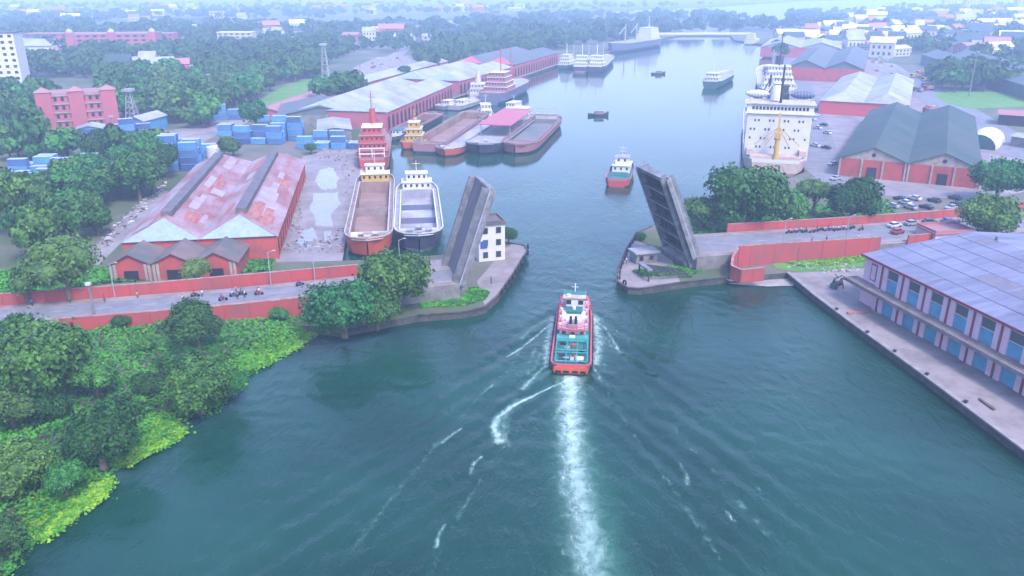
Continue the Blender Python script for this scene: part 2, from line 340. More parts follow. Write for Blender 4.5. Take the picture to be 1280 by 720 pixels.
sheet('quay_road', [(1003,208),(1000,200),(984,118),(975,78),(985,70),(1010,100),(1032,150),(1062,232),(1050,250)], 'asphalt', 0.05)
sheet('city_yard', [(1110,245),(1230,250),(1280,240),(1280,180),(1240,160),(1120,80),(1060,70),(1010,62),(985,70),(1010,100),(1032,150),(1062,232)], 'yard', 0.02)
sheet('lorry_road', [(1100,92),(1122,86),(1200,125),(1280,170),(1280,200),(1240,190),(1170,140)], 'asphalt', 0.06)
sheet('verge', [(1165,118),(1200,112),(1280,118),(1280,134),(1215,136),(1185,130)], 'grass', 0.085)
sheet('grass_patch', [(962,328),(1000,322),(1075,317),(1080,334),(1050,338),(1000,341),(970,336)], 'grass', 0.08)
sheet('beach', [(905,347),(930,340),(985,341),(993,352),(992,357),(960,358),(925,356),(905,353)], 'sand', 0.0, z=0.12)

# quay coping on the right quay and round the piers
def coping(pts, w_=0.9, h=0.28, name='quay_coping', m='quayedge'):
    s = MB()
    for a, b in zip(pts[:-1], pts[1:]):
        a = Vector((a[0],a[1],LZ+h/2)); b = Vector((b[0],b[1],LZ+h/2)); s.beam(a, b, w_, h)
    return struct(s.build(name, m))
coping(quayR[15:21]); coping(pierL[1:11], 0.5, .2, m='quaywall'); coping(quayR[6:15], 0.5, .2, m='quaywall'); coping(quayL[0:11], 1.0)

# ------------------------------------------------------------------ water
def graded(a, b, fine, lo, hi, g=1.09):
    c = list(np.arange(a, b, fine)); s = fine; x = c[-1]
    while x < hi: s *= g; x += s; c.append(x)
    s = fine; x = a; pre = []
    while x > lo: s *= g; x -= s; pre.append(x)
    return np.array(pre[::-1] + c)
gx = graded(-50, 62, 0.42, -6900, 6900); gy = graded(48, 175, 0.42, -400, 6900)
X, Y = np.meshgrid(gx, gy)
T0 = np.array([10.4, 127.5]); T1 = np.array([13.6, 159.8]); tv = (T1-T0)/np.linalg.norm(T1-T0); tn = np.array([tv[1], -tv[0]])
bowp = T1
A_ = -((X-bowp[0])*tv[0] + (Y-bowp[1])*tv[1]); B_ = (X-bowp[0])*tn[0] + (Y-bowp[1])*tn[1]
Z = np.zeros_like(X)
for sgn in (-1, 1):
    b = B_*sgn; line = 3.5 + np.clip(A_, 0, None)*0.36
    env = np.exp(-((b-line)/(2.5+0.05*A_.clip(0)))**2) * (A_ > 0) * np.exp(-A_.clip(0)/90) * np.clip(A_/8, 0, 1)
    ang = math.radians(33)
    ph = (A_*math.sin(ang) - b*math.cos(ang))
    Z += 0.20*env*np.sin(ph*2*math.pi/4.6)
    line2 = 3.0 + np.clip(A_-30, 0, None)*0.34
    env2 = np.exp(-((b-line2)/(2.0+0.06*A_.clip(0)))**2)*(A_ > 31)*np.exp(-(A_-31).clip(0)/55)
    Z += 0.15*env2*np.sin(ph*2*math.pi/3.6+1)
env3 = (np.abs(B_) < 2.5+0.34*A_.clip(0)) * (A_ > 36) * np.exp(-(A_-36).clip(0)/60)
Z += 0.05*env3*np.sin(A_*2*math.pi/7.0)
def swell(X, Y, n, l0, l1, amp, seed, d0=0.0, spread=math.pi):
    r = np.random.RandomState(seed); z = np.zeros_like(X)
    for _ in range(n):
        th = d0 + (r.rand()-0.5)*2*spread; L = l0*(l1/l0)**r.rand(); k = 2*math.pi/L
        z += amp*(L/l1)*np.sin(k*(X*math.cos(th)+Y*math.sin(th))+r.rand()*6.28)
    return z
near = np.exp(-(np.maximum(0, np.hypot(X, Y-110)-90)/150)**2)
Z += near*swell(X, Y, 22, 2.0, 8.0, 0.011, 3, math.radians(70), 0.9)
ny, nx = X.shape; V = np.stack([X, Y, Z], -1).reshape(-1, 3)
ii = np.arange((ny-1)*(nx-1)); r0 = ii//(nx-1)*nx + ii % (nx-1); FQ = np.stack([r0, r0+1, r0+nx+1, r0+nx], 1)
def water_mat():
    m = bpy.data.materials.new('water'); m.use_nodes = True; n = m.node_tree.nodes; l = m.node_tree.links; b = n['Principled BSDF']
    b.inputs['Roughness'].default_value = 0.07; b.inputs['IOR'].default_value = 1.333; b.inputs['Specular IOR Level'].default_value = 0.5
    g = n.new('ShaderNodeNewGeometry')
    t = n.new('ShaderNodeTexNoise'); t.inputs['Scale'].default_value = 0.03; t.inputs['Detail'].default_value = 5; l.new(g.outputs[0], t.inputs[0])
    mp0 = n.new('ShaderNodeMapRange'); mp0.inputs[1].default_value = 0.35; mp0.inputs[2].default_value = 0.65; l.new(t.outputs[0], mp0.inputs[0])
    mx = n.new('ShaderNodeMix'); mx.data_type = 'RGBA'; l.new(mp0.outputs[0], mx.inputs[0])
    mx.inputs[6].default_value = (0.002, 0.024, 0.014, 1); mx.inputs[7].default_value = (0.006, 0.046, 0.028, 1); l.new(mx.outputs[2], b.inputs['Base Color'])
    hs = None
    for sc, st, dist, rot in ((1.5, (1, 0.5, 1), 0.055, 0.5), (0.38, (1, 0.45, 1), 0.16, 0.35), (3.6, (1, 0.6, 1), 0.032, 0.2)):
        mp = n.new('ShaderNodeMapping'); mp.inputs['Scale'].default_value = st; mp.inputs['Rotation'].default_value = (0, 0, -rot); l.new(g.outputs[0], mp.inputs[0])
        tt = n.new('ShaderNodeTexNoise'); tt.inputs['Scale'].default_value = sc; tt.inputs['Detail'].default_value = 3; tt.inputs['Distortion'].default_value = 0.6; l.new(mp.outputs[0], tt.inputs[0])
        mu = n.new('ShaderNodeMath'); mu.operation = 'MULTIPLY'; mu.inputs[1].default_value = dist; l.new(tt.outputs[0], mu.inputs[0])
        if hs is None: hs = mu.outputs[0]
        else:
            ad = n.new('ShaderNodeMath'); l.new(hs, ad.inputs[0]); l.new(mu.outputs[0], ad.inputs[1]); hs = ad.outputs[0]
    # gusts: some areas ruffled, some calm
    tg = n.new('ShaderNodeTexNoise'); tg.inputs['Scale'].default_value = 0.018; tg.inputs['Detail'].default_value = 3; l.new(g.outputs[0], tg.inputs[0])
    rg = n.new('ShaderNodeMapRange'); rg.inputs[1].default_value = 0.4; rg.inputs[2].default_value = 0.6; rg.inputs[3].default_value = 0.45; rg.inputs[4].default_value = 1.5; l.new(tg.outputs[0], rg.inputs[0])
    bp = n.new('ShaderNodeBump'); bp.inputs['Distance'].default_value = 2.4; l.new(rg.outputs[0], bp.inputs['Strength']); l.new(hs, bp.inputs['Height'])
    mm = n.new('ShaderNodeMath'); mm.operation = 'MULTIPLY'; mm.inputs[1].default_value = 0.85; l.new(rg.outputs[0], mm.inputs[0])
    sy = n.new('ShaderNodeSeparateXYZ'); l.new(g.outputs[0], sy.inputs[0]); rc = n.new('ShaderNodeMapRange'); l.new(sy.outputs[1], rc.inputs[0]); rc.inputs[1].default_value = 150; rc.inputs[2].default_value = 330; rc.inputs[3].default_value = 1.0; rc.inputs[4].default_value = 0.10
    m3 = n.new('ShaderNodeMath'); m3.operation = 'MULTIPLY'; l.new(mm.outputs[0], m3.inputs[0]); l.new(rc.outputs[0], m3.inputs[1]); l.new(m3.outputs[0], bp.inputs['Strength'])
    l.new(bp.outputs[0], b.inputs['Normal'])
    return m
struct(link('water', np_mesh('water', V, FQ, [water_mat()], True)))

# foam thrown up by the tug
def seg_env(pts, w0, w1, power=1.0):
    P = [G(a, b, 0) for a, b in pts]; best = np.zeros_like(X); tot = len(P)-1
    for i in range(tot):
        a, b = P[i], P[i+1]; dx, dy = b.x-a.x, b.y-a.y; L2 = dx*dx+dy*dy
        t = np.clip(((X-a.x)*dx+(Y-a.y)*dy)/L2, 0, 1); d = np.hypot(X-a.x-t*dx, Y-a.y-t*dy)
        wd = w0+(w1-w0)*(i+t)/tot
        best = np.maximum(best, np.clip(1-d/wd, 0, 1)**power)
    return best
foam = np.zeros_like(X)
trail = seg_env([(713,466),(712,500),(714,545),(717,590),(726,640),(733,690),(742,730),(750,800)], 3.8, 5.2, 0.75)
Ad = np.clip((128-Y)/75, 0, 1)
foam = np.maximum(foam, trail*(0.97-0.42*Ad))
for pts, a, b, s in [
    ([(690,404),(668,422),(650,436),(634,446)], 0.5, 0.9, 0.8), ([(688,452),(668,470),(655,486)], 0.5, 1.6, 0.75),
    ([(700,480),(672,492),(640,508),(622,522),(618,535),(624,552)], 0.55, 1.7, 0.9), ([(636,512),(628,530),(626,550)], 1.6, 2.0, 0.6),
    ([(692,396),(686,425),(684,458)], 2.2, 1.6, 0.8), ([(742,396),(748,425),(744,455)], 3.0, 1.8, 0.78),
    ([(738,398),(756,410),(775,440)], 0.6, 0.8, 0.7), ([(738,456),(750,470),(752,478)], 0.9, 0.5, 0.65), ([(734,480),(746,492)], 0.5, 0.3, 0.7),
    ([(616,482),(602,493)], 0.5, 0.4, 0.75), ([(577,536),(562,546),(552,554)], 0.5, 0.7, 0.7), ([(603,570),(592,580),(588,592)], 0.4, 0.8, 0.7),
    ([(557,655),(549,668),(546,684)], 0.35, 0.8, 0.7), ([(850,580),(858,592),(860,606)], 0.8, 0.8, 0.55), ([(938,603),(950,612)], 0.5, 0.6, 0.6), ([(908,640),(918,652)], 0.5, 0.5, 0.75),
    ([(760,425),(800,475),(850,545),(900,600),(960,670)], .5, 1.4, .41), ([(745,470),(790,540),(840,610),(900,700)], .4, 1.3, .41), ([(660,440),(610,485),(560,540),(500,610),(440,690)], .5, 1.4, .41), ([(690,490),(620,570),(570,650),(530,730)], .4, 1.3, .41),
    ([(742,395),(762,404),(775,418)], 0.35, 0.3, 0.62), ([(742,408),(762,428),(776,442)], 0.6, 0.8, 0.6), ([(692,395),(668,408),(650,426)], 0.9, 1.3, 0.5),
    ([(690,425),(676,440),(668,462)], 1.5, 1.8, 0.5), ([(744,425),(752,440),(756,462)], 1.6, 1.4, 0.42), ([(655,432),(642,452),(640,462)], 0.8, 0.8, 0.42), ([(648,500),(636,520),(634,545)], 1.4, 1.3, 0.5), ([(622,540),(632,548),(636,558)], 0.9, 1.0, 0.5),
    ([(672,432),(664,448),(660,468)], 1.2, 1.2, 0.5), ([(760,418),(766,440)], 1.2, 1.0, 0.45)]:
    foam = np.maximum(foam, seg_env(pts, a, b, 0.8)*s)
aer = np.clip(seg_env([(713,466),(716,545),(728,620),(745,700),(758,800)], 4.4, 7.4, 0.8), 0, 1)
for pts, a, b, q_ in [([(745,400),(750,440),(748,470)], 3.5, 3.0, .5), ([(686,400),(680,440),(684,470)], 3.0, 3.0, .5), ([(760,430),(830,520),(900,610),(980,700)], 1.5, 3.5, .16), ([(780,470),(870,560),(960,640),(1000,690)], 1.0, 2.5, .13),
    ([(640,540),(600,620),(560,700),(520,780)], 1.4, 3.0, .10), ([(620,520),(520,620),(440,700)], 1.2, 2.6, .09), ([(740,560),(790,640),(850,720)], 1.0, 2.6, .11), ([(860,520),(950,600),(1040,690)], 1.2, 3.0, .10)]:
    aer = np.maximum(aer, seg_env(pts, a, b, 1.0)*q_)
keep = (np.maximum(foam, aer) > 0.02)
kf = keep[:-1,:-1] | keep[1:,:-1] | keep[:-1,1:] | keep[1:,1:]
fq = FQ[kf.ravel()]; used, inv = np.unique(fq, return_inverse=True); Vf = V[used].copy(); Vf[:,2] += 0.05
def foam_mat():
    m = bpy.data.materials.new('foam'); m.use_nodes = True; n = m.node_tree.nodes; l = m.node_tree.links; b = n['Principled BSDF']
    b.inputs['Roughness'].default_value = 0.6
    af = n.new('ShaderNodeAttribute'); af.attribute_name = 'foam'; aa = n.new('ShaderNodeAttribute'); aa.attribute_name = 'aeration'
    g = n.new('ShaderNodeNewGeometry'); mp = n.new('ShaderNodeMapping'); mp.inputs['Scale'].default_value = (1, 0.55, 1); l.new(g.outputs[0], mp.inputs[0])
    t = n.new('ShaderNodeTexNoise'); t.inputs['Scale'].default_value = 1.1; t.inputs['Detail'].default_value = 8; t.inputs['Roughness'].default_value = 0.72; t.inputs['Distortion'].default_value = 0.8; l.new(mp.outputs[0], t.inputs[0])
    def mth(op, a, b_):
        x = n.new('ShaderNodeMath'); x.operation = op
        for i, q in enumerate((a, b_)):
            if isinstance(q, (int, float)): x.inputs[i].default_value = q
            else: l.new(q, x.inputs[i])
        return x.outputs[0]
    def rng(a, lo, hi, o0=0.0, o1=1.0):
        x = n.new('ShaderNodeMapRange'); l.new(a, x.inputs[0]); x.inputs[1].default_value = lo; x.inputs[2].default_value = hi; x.inputs[3].default_value = o0; x.inputs[4].default_value = o1; return x.outputs[0]
    tl = n.new('ShaderNodeTexNoise'); tl.inputs['Scale'].default_value = 0.33; tl.inputs['Detail'].default_value = 3; tl.inputs['Distortion'].default_value = 1.5; l.new(g.outputs[0], tl.inputs[0])
    s = mth('ADD', mth('MULTIPLY', af.outputs['Fac'], 0.95), mth('ADD', mth('MULTIPLY', t.outputs[0], 0.85), mth('MULTIPLY', tl.outputs[0], 0.55)))
    fa = mth('MULTIPLY', rng(s, 0.98, 1.62, 0.0, 0.9), rng(af.outputs['Fac'], 0.0, 0.12))
    aer_ = mth('MULTIPLY', mth('MULTIPLY', rng(mth('ADD', mth('MULTIPLY', aa.outputs['Fac'], 0.9), tl.outputs[0]), 0.5, 1.5), aa.outputs['Fac']), 0.75)
    mx = n.new('ShaderNodeMix'); mx.data_type = 'RGBA'; l.new(fa, mx.inputs[0]); mx.inputs[6].default_value = (0.045, 0.19, 0.12, 1); mx.inputs[7].default_value = (0.42, 0.55, 0.49, 1)
    l.new(mx.outputs[2], b.inputs['Base Color'])
    l.new(mth('MAXIMUM', fa, aer_), b.inputs['Alpha'])
    return m
mef = np_mesh('wake_foam', Vf, inv.reshape(fq.shape), [foam_mat()], True)
for nm, arr in (('foam', foam), ('aeration', aer)):
    at = mef.attributes.new(nm, 'FLOAT', 'POINT'); at.data.foreach_set('value', arr.ravel()[used].astype(np.float32))
tag(link('wake_foam', mef), 'white churned foam and bow wave crests trailing behind the green decked vessel', 'foam', kind='stuff')

# ------------------------------------------------------------------ roads on their embankments
def offs(pts, d):
    o = []
    for i, p in enumerate(pts):
        a = Vector(pts[max(i-1,0)]); b = Vector(pts[min(i+1,len(pts)-1)]); t = (b-a); t.z = 0; t.normalize()
        o.append(Vector((p[0]-t.y*d, p[1]+t.x*d, p[2])))
    return o
def ribbon(name, pts, w_, m, dz=0.0, sides=None):
    L = offs(pts, w_/2); R = offs(pts, -w_/2); s = MB()
    for i in range(len(pts)-1):
        q = [Vector(v)+Vector((0,0,dz)) for v in (R[i], R[i+1], L[i+1], L[i])]; s.quad(*q, 0)
        if sides is not None:
            for a, b in ((R[i], R[i+1]), (L[i+1], L[i])): s.quad((a.x,a.y,sides),(b.x,b.y,sides),b,a,1)
    if sides is not None:
        for a, b in ((R[-1], L[-1]), (L[0], R[0])): s.quad((a.x,a.y,sides),(b.x,b.y,sides),b,a,1)
    return struct(s.build(name, [m, 'concrete'] if sides is not None else m))
AX = math.radians(16.5); ax = Vector((math.cos(AX), math.sin(AX), 0)); an = Vector((-ax.y, ax.x, 0))
hL = Vector((-11.2,160.9,5)) + an*8.2; hR = Vector((43.5,178.8,5)) + an*8.2
RL = [Vector((-330,112,2.7)), Vector((-200,130,2.7)), Vector((-110,148,3.1)), Vector((-60,157.0,4.0)), Vector((-34,163,4.7)), hL]
RR = [hR, hR+ax*20+Vector((0,0,-0.5)), Vector((90,199.5,4)), Vector((135,213,3.2)), Vector((200,234,2.8)), Vector((400,296,2.7))]
RL0 = RL; RL = offs(RL0, -2.6)
ribbon('bridge_road', [RL0[-2].lerp(RL0[-1], .15)+Vector((0,0,-.01)), RL0[-1]+Vector((0,0,-.01))], 17, 'apron', 0, sides=1.0)
for P_, wd_ in ((RL,12),(RR,17)):
    ribbon('bridge_road', P_, wd_, 'apron', 0, sides=1.0)
    ribbon('carriageway', P_, wd_-5.5, 'asphalt', 0.02)
    for s_ in (-1, 1):
        s = MB(); pts = offs(P_, s_*(wd_/2-1.9))
        L = offs(pts, 0.9); R = offs(pts, -0.9)
        for i in range(len(pts)-1):
            a, b, c, d = [v+Vector((0,0,0.14)) for v in (R[i], R[i+1], L[i+1], L[i])]; s.quad(a,b,c,d)
            s.quad(R[i], R[i+1], b, a); s.quad(L[i+1], L[i], d, c)
        struct(s.build('pavement', 'apron'))
ln = MB()
for P_ in (RL, RR):
    for i in range(len(P_)-1):
        a, b = P_[i], P_[i+1]; n_ = int((b-a).length/8)
        for k in range(n_):
            p = a.lerp(b, k/n_); q = a.lerp(b, (k+0.4)/n_); u = Vector((0,0,0.028)); t = Vector((0,0.09,0))
            ln.quad(p-t+u, q-t+u, q+t+u, p+t+u)
struct(ln.build('lane_markings', 'rim'))

def wall_thing(label, pts, h, zb, m='redwall', th=0.4, cat='wall', name='boundary_wall', cop=True):
    t = thing(name, label, cat, (0,0,0)); s = MB(); c = MB()
    for a, b in zip(pts[:-1], pts[1:]):
        d = Vector((b[0]-a[0], b[1]-a[1], 0)); L = d.length; d /= L; n = Vector((-d.y, d.x, 0))*th/2
        k = len(s.v); za, zb_ = a[2]+h, b[2]+h
        for p, zt in ((a, za), (b, zb_)):
            for sg in (-1, 1):
                s.v += [(p[0]+n.x*sg, p[1]+n.y*sg, zb), (p[0]+n.x*sg, p[1]+n.y*sg, zt)]
        for f in ((0,4,5,1),(6,2,3,7),(1,5,7,3),(0,1,3,2),(4,6,7,5)): s.f.append(tuple(k+i for i in f)); s.m.append(0)
        if cop: c.beam((a[0],a[1],za+0.07), (b[0],b[1],zb_+0.07), th+0.16, 0.14)
        nb = max(1, int(L/4))
        for i in range(nb):
            q = Vector(a).lerp(Vector(b), (i+.5)/nb); s.box(q.x-0.2, q.x+0.2, q.y-0.29, q.y+0.29, zb, q.z+h-0.02)
    s.build('wall_face', m, t)
    if cop: c.build('coping', 'coping', t)
    return t
def sub(P_, d, t0, t1, n=6):
    """points on the line offset by d, between x=t0 and x=t1"""
    O = offs(P_, d); r = []
    for k in range(n+1):
        x = t0+(t1-t0)*k/n
        for a, b in zip(O[:-1], O[1:]):
            if a.x <= x <= b.x or (a is O[0] and x < a.x): r.append(a.lerp(b, (x-a.x)/(b.x-a.x))); break
    return r
wall_thing('long red painted wall on the far side of the left road', sub(RL, 6.3, -300, -34), 2.4, 1.0)
wall_thing('red wall on the water side of the left road above the green bank', sub(RL, -6.2, -88, -32), 0.8, 0.5)
wall_thing('red wall on the far side of the right road, in front of the trees', sub(RR, 8.8, 56, 175), 2.1, 2.0)
wall_thing('tall red wall on the near side of the right road beside the grass', sub(RR, -8.8, 54, 92), 2.0, 1.0)
nw = sub(RR, -8.8, 100, 128, 3)
wall_thing('curved red wall behind the pink warehouse roof, next to the parked cars', nw, 1.8, 1.8)
cw = [Vector((54-0.2, sub(RR,-8.8,54,60,1)[0].y, 4.4)), Vector((51.2,176.0,4.0)), Vector((50.2,172.6,3.0)), Vector((51.8,170.2,2.8)), Vector((57.5,171.8,2.8))]
wall_thing('stub of red wall curving down to the sandy beach at the right bridge pier', cw, 1.9, 1.6)

# ------------------------------------------------------------------ bascule leaves
def leaf(label, hinge, side, tilt):
    # local x: along the leaf from hinge to tip, y: across, z: deck normal
    t = thing('bascule_leaf', label, 'bridge leaf', hinge, AX if side > 0 else AX+math.pi)
    t.rotation_mode = 'QUATERNION'
    q = Matrix.Rotation(AX if side > 0 else AX+math.pi, 3, 'Z') @ Matrix.Rotation(-tilt, 3, 'Y'); t.rotation_quaternion = q.to_quaternion()
    L = 21.0; W = 8.2
    MB().box(-1, L, -6.1, 6.1, -0.35, 0).build('deck', 'deck_grey', t)
    for s in (-1, 1):
        MB().box(-3, L, s*6.1, s*6.9, -1.9, 1.3).build('girder', 'steel', t)
        fp = MB().box(-0.5, L, s*6.9, s*W, -0.25, -0.02); fp.build('footway', 'deckgrey', t)
        rl = MB()
        for i in range(15): rl.beam((i*1.45+0.3, s*(W-0.12), 0), (i*1.45+0.3, s*(W-0.12), 1.05), 0.1)
        rl.beam((0, s*(W-0.12), 1.05), (L, s*(W-0.12), 1.05), 0.12); rl.beam((0, s*(W-0.12), 0.55), (L, s*(W-0.12), 0.55), 0.08)
        rl.build('railing', 'steel', t)
        MB().box(-0.5, L, s*(W-0.25), s*W, -1.1, -0.25).build('fascia', 'steel', t)
    for i in range(6):
        x = 0.6+i*4.0
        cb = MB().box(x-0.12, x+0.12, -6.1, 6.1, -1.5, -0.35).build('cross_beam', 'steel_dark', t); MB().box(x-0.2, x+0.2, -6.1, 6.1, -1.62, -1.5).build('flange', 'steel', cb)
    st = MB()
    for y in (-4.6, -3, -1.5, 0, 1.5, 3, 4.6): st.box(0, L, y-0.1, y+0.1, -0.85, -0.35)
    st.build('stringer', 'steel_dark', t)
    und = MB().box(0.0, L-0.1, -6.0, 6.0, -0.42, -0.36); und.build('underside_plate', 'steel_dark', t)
    MB().box(L, L+0.35, -6.9, 6.9, -1.6, 0.12).build('nose_beam', 'steel', t)
    cwt = MB().box(-5.5, -1.2, -5.9, 5.9, -2.6, -0.6); cwt.build('counterweight', 'concrete', t)
    return t
lf = leaf('raised left bridge leaf showing its smooth grey deck, beside the white house', hL-an*1.2, 1, math.radians(71)); lf.scale = (1, .85, 1)
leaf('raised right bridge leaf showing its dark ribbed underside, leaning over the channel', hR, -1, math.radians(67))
# machinery frame under the right leaf
t = thing('machinery_frame', 'grey steel machinery frame lying at the foot of the right bridge leaf', 'frame', G(838,352,LZ)+Vector((0,4,0)), AX)
fr = MB()
for y in (-2.5, -0.8, 0.8, 2.5): fr.beam((-6, y, 2.6), (5, y, 0.2), 0.35)
for k in range(6): fr.beam((-6+k*2.1, -2.5, 2.6-k*0.46), (-6+k*2.1, 2.5, 2.6-k*0.46), 0.25)
for x, y in ((-6,-2.5),(-6,2.5)): fr.beam((x,y,0),(x,y,2.6),0.3)
fr.build('lattice', 'steel_dark', t)
MB().box(-6.4,-5.2,-2.7,2.7,2.6,3.0).build('cap_beam','steel',t)
def small_house(label, loc, rz, W, D, hts, mwall, mroof, name='house', rows=3, cols=2, parapet=True, win='glass'):
    t = thing(name, label, 'building', loc, rz)
    MB().box(-W/2, W/2, -D/2, D/2, 0, hts).build('wall', mwall, t)
    r = MB().box(-W/2-0.4, W/2+0.4, -D/2-0.4, D/2+0.4, hts, hts+0.35)
    if parapet: r.box(-W/2, W/2, -D/2, -D/2+0.25, hts+0.35, hts+0.9); r.box(-W/2, W/2, D/2-0.25, D/2, hts+0.35, hts+0.9); r.box(-W/2, -W/2+0.25, -D/2+.25, D/2-.25, hts+0.35, hts+0.9); r.box(W/2-.25, W/2, -D/2+.25, D/2-.25, hts+0.35, hts+0.9)
    r.build('roof', mroof, t)
    fh = hts/rows
    for i in range(rows):
        for j in range(cols):
            x = -W/2+(j+0.5)*W/cols; z = i*fh+fh*0.3; ww = min(1.1, W/cols*0.35); wh = fh*0.45
            f = MB().box(x-ww/2-.12, x+ww/2+.12, -D/2-0.08, -D/2+.02, z-.12, z+wh+.12).build('window', 'concrete', t)
            MB().box(x-ww/2, x+ww/2, -D/2-0.1, -D/2-0.05, z, z+wh).build('pane', win, f)
    return t
ch = small_house('white three storey control house behind the left bridge leaf', G(610,327,LZ)+Vector((0,4,0)), AX, 6.6, 7, 9.2, 'white', 'roofold', 'control_house', 3, 2)
sg = MB().box(-2.9,-1.2,-3.72,-3.55,3.4,5.2).build('sign_board','car_blue',ch)
t = thing('gate_kiosk', 'low grey flat roofed kiosk at the tip of the right bridge pier', 'kiosk', G(806,330,LZ)+Vector((0,2,0)), AX)
MB().box(-2.8,2.8,-1.8,1.8,0,2.6).build('wall','concrete',t); MB().box(-3.3,3.3,-2.3,2.3,2.6,3.0).build('roof','deckgrey',t)
for x in (-1.5,1.2): MB().box(x-0.5,x+0.5,-1.86,-1.78,0.9,2.0).build('window','dark',t)
# tyres along the pier edges
def fender_mb():
    s = MB(); n = 12
    for i in range(n):
        for j in range(6):
            pass
    V_ = []; 
    for i in range(n):
        a = 2*math.pi*i/n
        for j in range(6):
            b_ = 2*math.pi*j/6; r = 0.55+0.2*math.cos(b_); V_.append((0.2*math.sin(b_), r*math.cos(a), r*math.sin(a)))
    s.v = V_
    for i in range(n):
        for j in range(6): s.f.append((i*6+j, ((i+1)%n)*6+j, ((i+1)%n)*6+(j+1)%6, i*6+(j+1)%6)); s.m.append(0)
    return s
fo = None; nfen = 0
for nm, pts in (('left', pierL[4:9]), ('right', quayR[7:12])):
    tot = 0; k = 0
    for a, b in zip(pts[:-1], pts[1:]):
        L = (Vector(b)-Vector(a)).length; n_ = max(1, int(L/3.0)); d = Vector(b)-Vector(a); rz = math.atan2(d.y, d.x)-math.pi/2
        for i in range(n_):
            p = Vector(a).lerp(Vector(b), (i+0.5)/n_); nrm = Vector((d.y,-d.x,0)).normalized()*0.62; sgn = 1 if nm == 'left' else 1
            q = p - nrm if nm == 'right' else p + nrm
            lab = 'black tyre fender hanging on the edge of the %s bridge pier' % nm
            if fo is None: fo = fender_mb().build('tyre_fender', 'rubber', None, True); tag(fo, lab, 'tyre fender', 'tyre fenders on the bridge piers'); o = fo
            else: o = fo.copy(); col.objects.link(o)
            o['label'] = lab; o['group'] = 'tyre fenders on the %s bridge pier' % nm; o.location = (q.x, q.y, 1.9); o.rotation_euler = (0, 0, rz)

